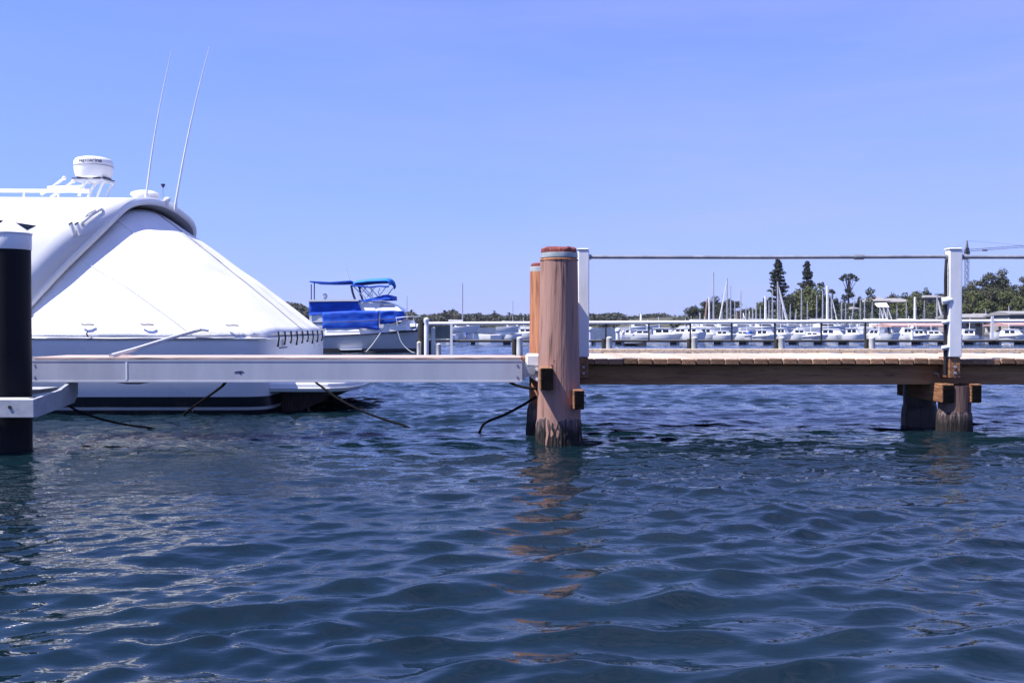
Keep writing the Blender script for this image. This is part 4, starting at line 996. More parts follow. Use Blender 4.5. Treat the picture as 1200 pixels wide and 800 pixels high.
# ------------------------------------------------------------------ middle jetty with pale piles and white rail
def build_mid_jetty():
    D = 36.0
    root = thing("boat_jetty", "distant low jetty with long white handrail and pale stub piles crossing behind the timber jetty", "jetty", (X(500, D), D, Z(400, D)))
    m = MB(); m.box(X(487, D), X(1300, D), D + 0.3, D + 1.4, Z(401, D), Z(398.8, D)); m.build("deck", M['jetty_grey'], root, smooth=False)
    m = MB(); m.box(X(487, D), X(1300, D), D + 0.26, D + 0.297, Z(400.6, D), Z(398.6, D)); m.build("edge_board", M['jetty_dark'], root, smooth=False)
    m = MB(); m.tube([(X(497, D), D + 0.35, Z(379.2, D)), (X(800, D), D + 0.35, Z(377.4, D)), (X(1300, D), D + 0.35, Z(375.6, D))], 0.062, 8); m.build("handrail", M['white_paint'], root)
    def pale(px, top, bot=None, w=6.0, cap=True):
        r = w / 2 / F * D
        m = MB(); m.lathe([(r * 1.08, -0.5), (r * 1.05, 0.1), (r, Z(top + 2.5, D)), (r * 1.04, Z(top + 2, D)), (r * 1.0, Z(top, D)), (r * 0.5, Z(top, D) + 0.03), (0.005, Z(top, D) + 0.04)], X(px, D), D, 12)
        m.build("stub_pile", M['pale_pile'], root)
    def dark(px, top, w=5.0, y=D + 0.15):
        r = w / 2 / F * D
        m = MB(); m.lathe([(r * 1.05, -0.5), (r, Z(top + 3, D)), (r * 0.96, Z(top, D))], X(px, y), y, 10); m.build("dark_pile", M['jetty_dark'], root)
    for px in (609, 714, 814, 916, 1022):
        pale(px, 395.5, w=7.0); dark(px - 6.5, 397, 5.0)
    for px in (609 + 515, 1230):
        pale(px, 395.5, w=7.0); dark(px - 6.5, 397, 5.0)
    for px in (711, 762, 811, 860, 911, 966, 1018):
        m = MB(); m.box(X(px, D) - 0.028, X(px, D) + 0.028, D + 0.32, D + 0.38, Z(400, D), Z(378, D)); m.build("rail_post", M['jetty_dark'], root, smooth=False)
    m = MB(); m.box(X(528.5, D) - 0.045, X(528.5, D) + 0.045, D + 0.22, D + 0.258, 0.0, Z(380, D)); m.build("rail_post", M['white_paint'], root, smooth=False)
    m = MB(); m.box(X(1166.5, D) - 0.045, X(1166.5, D) + 0.045, D + 0.22, D + 0.258, Z(396.5, D), Z(370, D)); m.build("rail_post", M['white_paint'], root, smooth=False)
    # cluster of piles at the left end
    dark(493.5, 378.5, 7.5); dark(503, 400, 11, D + 0.5)
    pale(507.5, 384, w=5.0); pale(514, 403, w=6.0); pale(491, 401, w=5.0)
    r = 0.085
    m = MB(); m.lathe([(r, -0.4), (r, Z(382, D)), (r * 0.8, Z(379.5, D)), (r * 1.25, Z(376.5, D)), (r * 1.15, Z(373.5, D)), (0.02, Z(372, D))], X(500, D), D - 0.1, 14); m.build("end_post", M['white_paint'], root)
    m = MB(); m.box(X(500, D), X(528, D), D + 0.4, D + 1.2, Z(397, D), Z(382.5, D)); m.build("locker", M['locker'], root, smooth=False)
M['locker'] = mat("grey_green_locker", (0.10, 0.13, 0.13), (0.14, 0.17, 0.17), rough=0.6)
build_mid_jetty()

# ------------------------------------------------------------------ floating marina walkway with little floats
def build_pontoon():
    D = 56.0
    root = thing("marina_pontoon", "thin dark floating walkway on small dark floats in front of the moored white boats", "pontoon", (X(690, D), D, 0.2))
    m = MB(); m.box(X(500, D), X(1260, D), D, D + 1.5, Z(400.2, D), Z(398.3, D)); m.build("deck", M['jetty_dark'], root, smooth=False)
    for px in (554, 594, 692, 725, 790, 842, 872, 901, 931, 961, 990, 1049, 1077, 1108, 1139, 1169, 1199, 1229):
        w = 2.3 if px != 594 else 4.5
        m = MB(); m.box(X(px - w, D), X(px + w, D), D + 0.05, D + 0.8, -0.2, Z(400.2, D)); m.build("float", M['black'], root, smooth=False)
        if px > 600:
            m = MB(); m.lathe([(0.10, -0.3), (0.10, Z(400.3, D)), (0.09, Z(400.2, D))], X(px + 4.5, D), D + 0.2, 8); m.build("guide_pile", M['galv'], root)
    return root
build_pontoon()
m = MB(); D_ = 52.0
m.add([(X(733, D_), D_, -0.1), (X(757, D_), D_, -0.1), (X(757, D_), D_ + 0.8, -0.1), (X(733, D_), D_ + 0.8, -0.1), (X(731.5, D_), D_ - 0.1, 0.13), (X(742, D_), D_ - 0.15, 0.12), (X(759, D_), D_ + 0.3, 0.22), (X(757, D_), D_ + 0.9, 0.17), (X(732, D_), D_ + 0.9, 0.13)],
      [(0, 3, 2, 1), (0, 1, 5, 4), (1, 6, 5), (1, 2, 7, 6), (2, 3, 8, 7), (3, 0, 4, 8), (4, 5, 6, 7, 8)])
dg = m.build("dinghy", M['black'], None, off=(X(745, D_), D_, 0), smooth=False); dg.location = (X(745, D_), D_, 0)
tag(dg, "small dark dinghy lying low on the water in front of the marina walkway", "dinghy")

# ------------------------------------------------------------------ moored motor boats of the marina
GB = "motor boats berthed along the marina"
def motorboat(px0, px1, D, top, label, style="cabin", flip=False, base=397.0, cover=None, hullmat='gelcoat'):
    """px0..px1: extent on the photograph, top: row of the roof; sizes are worked out in metres at distance D"""
    mid = (px0 + px1) / 2; rb_ = random.Random(int(px0 * 7 + px1)); hw = (px1 - px0) * 0.54; px0, px1 = mid - hw, mid + hw
    yaw = rb_.uniform(-0.80, -0.12); top += 0.8
    L = (px1 - px0) / F * D
    B = min(3.6, max(1.4, L * 0.36))
    root = thing("motor_boat", label, "motor boat", (X(px1 if flip else px0, D), D + B / 2, 0), (math.pi if flip else 0.0) + yaw, GB)
    ht = Z(top, D)
    fb = max(0.35, ht * (0.45 if style != "open" else 0.75))
    loc = (0, 0, 0)
    m = MB(); hull_mesh(m, L, B, fb, 0.3, sheer=fb * 0.25, n=8, flare=0.05); h = m.build("hull", M[hullmat], root, off=loc)
    if rb_.random() < 0.35:
        m = MB(); m.tube([(0.02, -B * 0.46, fb * 0.62), (L * 0.5, -B * 0.505, fb * 0.72), (L * 0.75, -B * 0.43, fb * 0.83)], 0.035, 4); m.build("stripe", M['print'], h, off=loc)
    if style == "open":
        m = MB(); m.prism([(L * 0.35, fb), (L * 0.62, fb), (L * 0.50, ht), (L * 0.42, ht)], -B * 0.33, B * 0.33); m.build("windscreen", M['glass'], root, off=loc, smooth=False)
        if cover:
            m = MB(); m.prism([(L * 0.05, fb * 0.98), (L * 0.45, fb), (L * 0.40, ht * 1.02), (L * 0.1, ht * 0.95)], -B * 0.4, B * 0.4); m.build("canopy", M[cover], root, off=loc, smooth=False)
        return root
    ck = 0.62 if style == "fly" else 1.0
    zc = fb + (ht - fb) * ck
    kk = 0.34; m = MB(); m.tprism([(L * 0.16, fb - 0.05), (L * 0.78, fb + fb * 0.10), (L * 0.60, zc), (L * 0.14, zc)], -B * 0.42, B * 0.42, kk)
    c = m.build("cabin", M['gelcoat'], root, off=loc, smooth=False)
    wz0, wz1 = fb + (zc - fb) * 0.38, fb + (zc - fb) * 0.80
    for s in (-1, 1):
        n = 2 if L < 4 else 3
        for k in range(n):
            a = 0.22 + 0.42 * k / n; b_ = a + 0.36 / n
            yo = B * 0.42 - kk * (wz0 - fb + 0.05) + 0.014; m = MB(); m.add([(L * x_, s * (yo - kk * (z_ - wz0) - d_), z_) for d_ in (0, 0.04) for x_, z_ in ((a, wz0), (b_, wz0), (b_ - 0.015, wz1), (a, wz1))], [(0, 1, 2, 3), (7, 6, 5, 4), (0, 4, 5, 1), (1, 5, 6, 2), (2, 6, 7, 3), (3, 7, 4, 0)]); m.build("window", M['glass'], c, off=loc, smooth=False)
    m = MB(); m.prism([(L * 0.12, zc), (L * 0.62, zc), (L * 0.60, zc + 0.05), (L * 0.12, zc + 0.05)], -B * 0.36, B * 0.36); m.build("roof", M['gelcoat'], root, off=loc, smooth=False)
    if style == "fly":
        m = MB(); m.prism([(L * 0.22, zc + 0.052), (L * 0.56, zc + 0.052), (L * 0.50, zc + (ht - zc) * 0.55), (L * 0.22, zc + (ht - zc) * 0.4)], -B * 0.33, B * 0.33); m.build("flybridge", M['gelcoat'], root, off=loc, smooth=False)
        m = MB(); m.prism([(L * 0.18, ht - 0.10), (L * 0.48, ht - 0.06), (L * 0.46, ht), (L * 0.20, ht - 0.02)], -B * 0.34, B * 0.34); m.build("bimini_top", M[cover or 'canvas'], root, off=loc, smooth=False)
        for s in (-1, 1):
            for a in (0.22, 0.44):
                m = MB(); m.tube([(L * a, s * B * 0.32, zc + 0.05), (L * a, s * B * 0.32, ht - 0.08)], 0.025, 4); m.build("bimini_strut", M['steel'], root, off=loc)
    elif cover:
        m = MB(); m.prism([(L * 0.0, fb), (L * 0.155, fb), (L * 0.138, zc), (L * 0.05, zc * 0.9)], -B * 0.36, B * 0.36); m.build("stern_cover", M[cover], root, off=loc, smooth=False)
    m = MB(); m.tube([(L * 0.3, 0, zc + 0.02), (L * 0.27, 0, zc + 0.9)], 0.02, 4); m.build("aerial", M['plastic'], root, off=loc)
    m = MB(); g = [(L * t, (B / 2) * (1 - max(0, (t - 0.35) / 0.65) ** 2.6) * 0.94) for t in (0.6, 0.75, 0.9, 0.99)]
    zz = fb * 1.25 + 0.3
    m.tube([(x, -y, zz) for x, y in g] + [(x, y, zz) for x, y in g[::-1]], 0.022, 4); m.build("bow_rail", M['steel'], root, off=loc)
    return root
near = 74.0
motorboat(521, 534, 70, 389.5, "tiny white runabout beside the white rail post of the distant jetty's left end", "open", True)
motorboat(531, 546, 72, 388.0, "small white boat with pale canopy right of the jetty's white rail post", "open", False, cover='canvas')
motorboat(546, 554, 73, 389.5, "very small boat with a blue cover left of the long low white launch", "open", False, cover='blue')
motorboat(554, 580, 74, 392.5, "long low white launch left of the orange covered boat", "open", True)
motorboat(568, 598, 76, 391.0, "low white boat with an orange canvas patch amidships, left of the brown piles", "open", False, cover='orange')
motorboat(595, 612, 78, 390.0, "small white open boat immediately left of the cruiser that the brown piles hide", "open", False)
motorboat(607, 634, 80, 381.0, "white cruiser with a tall wheelhouse half hidden by the brown timber piles", "fly", False)
motorboat(722, 745, 84, 385.5, "white cabin boat between the first pale stub pile and the dinghy", "cabin", True)
motorboat(737, 768, 80, 386.5, "white boat with a raked pale windscreen above the dark dinghy", "cabin", True)
motorboat(764, 800, 74, 384.0, "long white cruiser with three dark side windows left of the second pale stub pile", "cabin", False)
motorboat(786, 811, 78, 381.0, "white flybridge boat with a domed pale canopy, left of the second pale stub pile", "fly", True)
motorboat(806, 830, 72, 380.0, "chunky white flybridge cruiser rising directly right of the second pale stub pile", "fly", False)
motorboat(822, 846, 76, 384.0, "white cabin boat under the tall dark mast, second boat right of the second stub pile", "cabin", False)
motorboat(840, 864, 74, 387.0, "low white sports boat midway between the second and third stub piles", "cabin", False)
motorboat(861, 884, 77, 387.5, "white cabin boat with a blue stern cover left of the third pale stub pile", "cabin", True, cover='blue')
motorboat(879, 893, 75, 388.5, "short white boat with blue canopy left of the third pale stub pile", "open", False, cover='blue')
motorboat(889, 914, 73, 386.0, "white cruiser whose sloping bow meets the third pale stub pile", "cabin", False)
motorboat(913, 930, 74, 384.0, "white cabin boat directly right of the third pale stub pile", "cabin", False)
motorboat(926, 948, 77, 383.0, "white boat with dark cockpit openings below the olive tree mass", "fly", True)
motorboat(946, 972, 72, 388.5, "low sleek white speedboat under the olive tree mass", "cabin", False)
motorboat(966, 996, 74, 385.0, "white cruiser with long dark windows under the brightest thick white mast", "cabin", False, cover='blue')
motorboat(993, 1016, 72, 384.0, "cream topped white cruiser directly left of the fourth pale stub pile", "cabin", False)
motorboat(1018, 1040, 74, 385.5, "white boat with dark windows just right of the fourth pale stub pile", "cabin", True)
motorboat(1037, 1057, 73, 388.5, "low white open boat below the row of three raked furled sails", "open", False)
motorboat(1056, 1074, 75, 383.5, "white boat with rounded roof left of the slim white mast near the white jetty post", "cabin", True)
motorboat(1072, 1092, 74, 386.0, "white boat right of the slim white mast, left of the tall white jetty post", "cabin", False)
motorboat(1088, 1113, 76, 387.0, "sleek white boat partly hidden by the tall white jetty post's left edge", "cabin", False)
motorboat(1125, 1148, 74, 385.5, "small white boat just right of the tall white jetty post", "cabin", True)
motorboat(1166, 1182, 76, 386.0, "small white boat right of the thin white rail post near the right edge", "open", False)
motorboat(1180, 1206, 74, 385.5, "white boat with pale canopy at the right edge of the picture", "cabin", False, cover='canvas')

# ------------------------------------------------------------------ sailing yachts
GS = "sailing yachts moored in the marina"
def yacht(px, top, D, label, base_px=None, jib=None, w=0.16, mastmat='mast', flip=False, boom=True):
    """px, top: masthead on the photograph; jib: pixel at the deck end of a furled headsail"""
    L = max(6.0, (Z(top, D)) * 0.72); B = L * 0.3; fb = 0.85
    bx = base_px if base_px is not None else px
    root = thing("sailing_yacht", label, "sailing yacht", (X(bx, D), D, 0), 0.0, GS)
    s = -1 if flip else 1
    m = MB(); hm = MB(); hull_mesh(hm, L, B, fb, 0.5, sheer=0.35, n=8, full=0.75)
    m.add([(s * (v[0] - L * 0.55), v[1], v[2]) for v in hm.v], hm.f); m.build("hull", M['gelcoat'], root, off=(0, 0, 0))
    m = MB(); m.prism([(s * L * -0.2, fb), (s * L * 0.22, fb + 0.1), (s * L * 0.12, fb + 0.5), (s * L * -0.2, fb + 0.55)], -B * 0.3, B * 0.3); cr = m.build("coachroof", M['gelcoat'], root, off=(0, 0, 0), smooth=False)
    m = MB(); m.prism([(s * L * -0.15, fb + 0.2), (s * L * 0.12, fb + 0.2), (s * L * 0.08, fb + 0.4), (s * L * -0.15, fb + 0.42)], -B * 0.3 - 0.012, -B * 0.3 + 0.01); m.build("window", M['glass'], cr, off=(0, 0, 0), smooth=False)
    zt = Z(top, D); dx = X(px, D) - X(bx, D)
    w = w * (0.85 if mastmat == 'sail' else 0.72)
    m = MB(); m.tube([(0, 0, fb), (dx * 0.5, 0, (zt + fb) / 2), (dx, 0, zt)], [w / 2 + 0.02, w / 2 + 0.01, w / 2], 6); mast = m.build("mast", M[mastmat], root, off=(0, 0, 0))
    m = MB(); zs = fb + (zt - fb) * 0.6; xs = dx * 0.6; m.tube([(xs, -B * 0.28, zs), (xs, B * 0.28, zs)], 0.03, 4); m.build("spreader", M[mastmat], mast, off=(0, 0, 0))
    for sy in (-1, 1):
        m = MB(); m.tube([(dx * 0.98, 0, zt - 0.1), (xs, sy * B * 0.28, zs), (0, sy * B * 0.45, fb)], 0.012, 3); m.build("shroud", M['steel'], mast, off=(0, 0, 0))
    if boom:
        m = MB(); m.tube([(0.05 * s, 0, fb + 1.0), (-s * L * 0.36, 0, fb + 1.05)], 0.12, 6); m.build("boom", M['sail'] if (int(px) % 3) else M['mast'], root, off=(0, 0, 0))
    if jib is not None:
        jx = X(jib, D) - X(bx, D)
        m = MB(); pts = [Vector((jx, 0, fb + 0.35)).lerp(Vector((dx, 0, zt - 0.2)), t) for t in (0, 0.15, 0.5, 0.85, 1)]
        js = 0.55 if w < 0.17 else 1.0
        m.tube(pts, [0.08 * js, 0.17 * js, 0.14 * js, 0.10 * js, 0.04], 6); m.build("furled_jib", M['sail'], root, off=(0, 0, 0))
    return root
yacht(542, 332, 150, "lone far yacht with a tall dark mast left of the brown timber piles", w=0.22)
yacht(601, 352, 190, "far yacht with a faint thin mast just left of the brown timber piles", w=0.16)
yacht(477, 347, 170, "far yacht with a thin mast rising above the blue covered boat's bow", w=0.14)
yacht(751, 367, 130, "yacht with a short white mast standing alone between the first two stub piles", w=0.3, mastmat='sail', boom=False)
yacht(836, 319, 140, "yacht with the tallest dark mast, over the dark trees left of the Norfolk pine", w=0.24)
yacht(831, 348, 135, "yacht with a white mast immediately left of the tallest dark mast", w=0.24, mastmat='sail')
yacht(829, 350, 145, "yacht with a reddish varnished raked spar left of the tallest dark mast", base_px=825, mastmat='bronze_mast', w=0.3)
yacht(852, 326, 130, "yacht with a thick white furled sail raked up to a dark masthead", jib=842, w=0.2)
yacht(856, 335, 150, "yacht with a slim dark mast right of the raked furled sail", w=0.18)
yacht(868, 341, 140, "yacht with a dark mast standing in the gap of the dark trees", w=0.2)
yacht(863, 364, 150, "yacht with a short brownish mast below the gap in the dark trees", mastmat='bronze_mast', w=0.24)
yacht(871, 366, 132, "yacht with a short mast and a sloping furled sail right of the tree gap", jib=876, w=0.2)
yacht(878, 364, 150, "yacht with a short pale mast left of the round dark tree", w=0.22)
yacht(882, 360, 140, "yacht with a pale mast crossing the left side of the round dark tree", w=0.24)
yacht(886, 356, 155, "yacht with a greyish mast in front of the round dark tree", w=0.24)
yacht(897, 347, 125, "yacht with a bright thick white mast left of the Norfolk pine", w=0.34, mastmat='sail')
yacht(905, 338, 150, "yacht with a grey mast just left of the Norfolk pine's trunk", w=0.22)
yacht(911, 330, 130, "yacht with a long white furled sail raked right in front of the Norfolk pine", base_px=912, jib=923.5, w=0.26)
yacht(917, 352, 150, "yacht with a low thin mast right of the Norfolk pine's raked white sail", w=0.2)
yacht(933, 362, 150, "yacht with a thin leaning mast in front of the olive tree mass's left part", base_px=931, w=0.18)
yacht(939, 338, 155, "yacht with a thin grey mast in front of the middle of the olive tree mass", w=0.18)
yacht(964, 340, 145, "yacht with a dark grey mast left of the brightest white mast", w=0.24)
yacht(969.5, 335, 122, "yacht with the brightest thick white mast, right of the olive tree mass", w=0.36, mastmat='sail')
yacht(974, 345, 130, "yacht with a white furled sail raked right, right of the brightest white mast", base_px=975, jib=982, w=0.2)
yacht(986, 350, 150, "yacht with a thin mast in front of the umbrella shaped tree's left edge", w=0.18)
yacht(1002, 345, 150, "yacht with a thin raked mast in front of the umbrella shaped tree", base_px=997, w=0.18)
yacht(1013, 352, 150, "yacht with a thin mast below the round topped tree", w=0.18)
yacht(1031, 358, 128, "yacht with a raked furled sail below the white awning, leftmost of three", jib=1036.5, w=0.16)
yacht(1035, 358, 126, "yacht with a raked furled sail below the white awning, middle one of three", jib=1041, w=0.16)
yacht(1040, 358, 124, "yacht with a raked furled sail below the white awning, rightmost of three", jib=1047, w=0.16)
yacht(1072, 348, 125, "yacht with a slim bright white mast left of the tall white jetty post", w=0.34, mastmat='sail')
yacht(1098, 347, 130, "yacht with a furled sail raked right just left of the tall white jetty post", jib=1106, w=0.24)
yacht(1155, 362, 150, "yacht showing only a short mast right of the tall white jetty post", w=0.18, boom=False)
yacht(1182, 358, 150, "yacht showing only a short mast near the right edge", w=0.18, boom=False)

for px, top, D, w, where in ((820, 366, 155, 0.18, "over the low tree at the headland's left tip"), (846, 344, 160, 0.16, "between the tallest dark mast and the raked sail"),
        (861, 352, 165, 0.16, "left of the dark mast in the tree gap"), (874, 358, 160, 0.16, "right of the dark mast in the tree gap"), (891, 358, 160, 0.16, "left of the bright thick mast by the Norfolk pine"),
        (901, 352, 165, 0.16, "right of the bright thick mast by the Norfolk pine"), (914, 345, 160, 0.16, "crossing the Norfolk pine's lower tiers"), (926, 356, 165, 0.14, "right of the Norfolk pine's foot"),
        (946, 352, 160, 0.14, "right half of the olive tree mass"), (957, 346, 165, 0.15, "over the olive tree mass's right edge"), (991, 356, 160, 0.15, "just below the umbrella shaped tree's lower crown"),
        (1008, 350, 165, 0.15, "left of the round topped tree"), (1022, 354, 160, 0.15, "right of the round topped tree"), (1051, 358, 165, 0.15, "below the long eaved house"),
        (1062, 354, 160, 0.15, "left of the slim bright white mast"), (1083, 352, 160, 0.15, "right of the slim bright white mast"), (1141, 366, 160, 0.14, "over the low white marina building")):
    yacht(px, top, D, "yacht with a faint thin mast " + where, w=w, boom=False)

# ------------------------------------------------------------------ marina sheds and bollards
def shed(px0, px1, roof_top, roof_bot, D, label, roofmat='roof', posts=(), wall=True, depth=5.0):
    root = thing("marina_shed", label, "shed", (X((px0 + px1) / 2, D), D, 0))
    x0, x1 = X(px0, D), X(px1, D); z1, z0 = Z(roof_top, D), Z(roof_bot, D)
    m = MB(); yc = D + depth / 2
    m.add([(x0 - 0.2, D - 0.3, z0), (x1 + 0.2, D - 0.3, z0), (x1 + 0.2, yc, z1), (x0 - 0.2, yc, z1), (x1 + 0.2, D + depth + 0.3, z0), (x0 - 0.2, D + depth + 0.3, z0),
           (x0 - 0.2, D - 0.3, z0 - 0.15), (x1 + 0.2, D - 0.3, z0 - 0.15), (x1 + 0.2, D + depth + 0.3, z0 - 0.15), (x0 - 0.2, D + depth + 0.3, z0 - 0.15)],
          [(0, 1, 2, 3), (3, 2, 4, 5), (6, 9, 8, 7), (0, 6, 7, 1), (4, 8, 9, 5), (1, 7, 8, 4, 2), (0, 3, 5, 9, 6)])
    m.build("roof", M[roofmat], root, smooth=False)
    if wall:
        m = MB(); m.box(x0, x1, D + 0.2, D + depth - 0.2, -0.3, z0 - 0.152); w = m.build("wall", M['wall'], root, smooth=False)
        n = max(2, int((px1 - px0) / 9))
        for k in range(n):
            a = x0 + (x1 - x0) * (k + 0.25) / n; b = a + (x1 - x0) * 0.5 / n
            m = MB(); m.box(a, b, D + 0.17, D + 0.198, z0 * 0.45, z0 * 0.8); m.build("window", M['glass'], w, smooth=False)
    else:
        m = MB(); m.box(x0 - 0.2, x1 + 0.2, D - 0.25, D + depth, 0.15, 0.4); m.build("floor", M['jetty_grey'], root, smooth=False)
        n = max(2, int((px1 - px0) / 14))
        for k in range(n + 1):
            a = x0 + (x1 - x0) * k / n
            for yy in (D, D + depth - 0.2):
                m = MB(); m.box(a - 0.09, a + 0.09, yy, yy + 0.18, 0.4, z0 - 0.152); m.build("post", M['white_paint'], root, smooth=False)
    return root
shed(1046, 1112, 378.5, 381.5, 100, "long open boat shelter with pinkish roof left of the tall white jetty post", 'roof_red', wall=False)
shed(1120, 1152, 367.5, 371.5, 118, "low white roofed marina building just right of the tall white jetty post", 'roof')
shed(1152, 1164, 367.0, 370.0, 122, "small white roofed kiosk left of the thin white rail post", 'roof')
shed(1176, 1190, 368.0, 370.5, 120, "small flat white roofed hut near the right edge", 'roof')
shed(1184, 1230, 364.0, 367.5, 112, "pale roofed clubhouse cut off by the right edge", 'roof')
shed(1184, 1232, 378.0, 380.5, 98, "open shelter with a pinkish roof at the right edge", 'roof_red', wall=False)
def bollard(px, top, D, label, w=4.5):
    r = w / 2 / F * D
    root = thing("bollard", label, "bollard", (X(px, D), D, 0), group="white posts on the marina walkway")
    m = MB(); m.lathe([(r, 0), (r, Z(top + 5, D))], 0, 0, 12); m.build("shaft", M['white_paint'], root, off=(0, 0, 0))
    m = MB(); m.lathe([(r * 0.9, Z(top + 5, D)), (r * 1.5, Z(top + 3.5, D)), (r * 1.4, Z(top + 1.2, D)), (0.02, Z(top, D))], 0, 0, 12); m.build("cap", M['white_paint'], root, off=(0, 0, 0))
bollard(691.5, 383, 56, "stout white post with rounded cap right beside the near white jetty post")
bollard(724, 384.5, 58, "stout white post with rounded cap right of the first pale stub pile")
bollard(730.5, 387, 58, "shorter white post beside the stout capped post right of the first stub pile", 2.5)
bollard(1069, 381.5, 70, "white capped post left of the slim white mast near the tall jetty post", 3.2)

# ------------------------------------------------------------------ land
def sheet(name, xs, ys, fn, mt):
    G = [[(x, y, fn(x, y)) for x in xs] for y in ys]
    m = MB(); m.grid(G); o = m.build(name, mt, None, off=(0, 0, 0), ang=80); return tag(o, kind='structure')
def sst(a, b, x):
    t = max(0, min(1, (x - a) / (b - a))); return t * t * (3 - 2 * t)
def head_z(x, y):
    s = sst(262, 275, y + 0.35 * (60 - min(60, x)))            # shore
    rise = sst(275, 420, y) * (3.0 + 7.0 * sst(50, 160, x)) + 1.2
    west = sst(47, 58, x)
    return -1.2 + (1.2 + rise) * s * west + 0.4 * mnoise.noise(Vector((x * 0.05, y * 0.05, 0))) * s * west
sheet("headland", [36 + 7 * i for i in range(50)], [255 + 9 * i for i in range(26)], head_z, M['soil'])
def far_z(x, y):
    s = sst(690, 720, y)
    return -1.5 + s * (3.0 + 2.5 * sst(720, 950, y) * (0.6 + 0.5 * mnoise.noise(Vector((x * 0.004, 2.0, 0)))) + 3.0 * sst(-100, -190, x))
sheet("far_shore", [-1200 + 30 * i for i in range(90)], [680 + 20 * i for i in range(22)], far_z, M['farsoil'])

# ------------------------------------------------------------------ foliage
def leaves(lobes, size, dens, seed, shell=0.55, flat=0.5):
    """leaf tufts: small bent quads spread through ellipsoid lobes (c, r)"""
    rng = np.random.RandomState(seed)
    V = []; Fc = []
    for (cx, cy, cz, rx, ry, rz) in lobes:
        n = int(dens * (rx * ry + rx * rz + ry * rz) / (size * size)) + 6
        d = rng.normal(size=(n, 3)); d /= np.linalg.norm(d, axis=1)[:, None]
        rr = (shell + (1 - shell) * rng.rand(n)) * (1 + 0.10 * rng.normal(size=n))
        p = d * rr[:, None] * np.array([rx, ry, rz]) + np.array([cx, cy, cz])
        nz = d + rng.normal(size=(n, 3)) * 0.75 + np.array([0, 0, flat]); nz /= np.linalg.norm(nz, axis=1)[:, None]
        t = np.cross(nz, rng.normal(size=(n, 3))); t /= np.linalg.norm(t, axis=1)[:, None]
        b = np.cross(nz, t)
        s = size * (0.5 + 0.9 * rng.rand(n))[:, None]
        q = np.stack([p - t * s, p - b * s * 0.55 + nz * s * 0.12, p + t * s, p + b * s * 0.55 + nz * s * 0.12], 1).reshape(-1, 3)
        k = len(V); V += q.tolist(); Fc += [(k + 4 * i, k + 4 * i + 1, k + 4 * i + 2, k + 4 * i + 3) for i in range(n)]
    return V, Fc
def leaf_obj(name, V, Fc, mt, parent):
    me = bpy.data.meshes.new(name); me.from_pydata(V, [], Fc); me.materials.append(mt)
    o = bpy.data.objects.new(name, me); COL.objects.link(o)
    if parent is not None: o.parent = parent
    return o

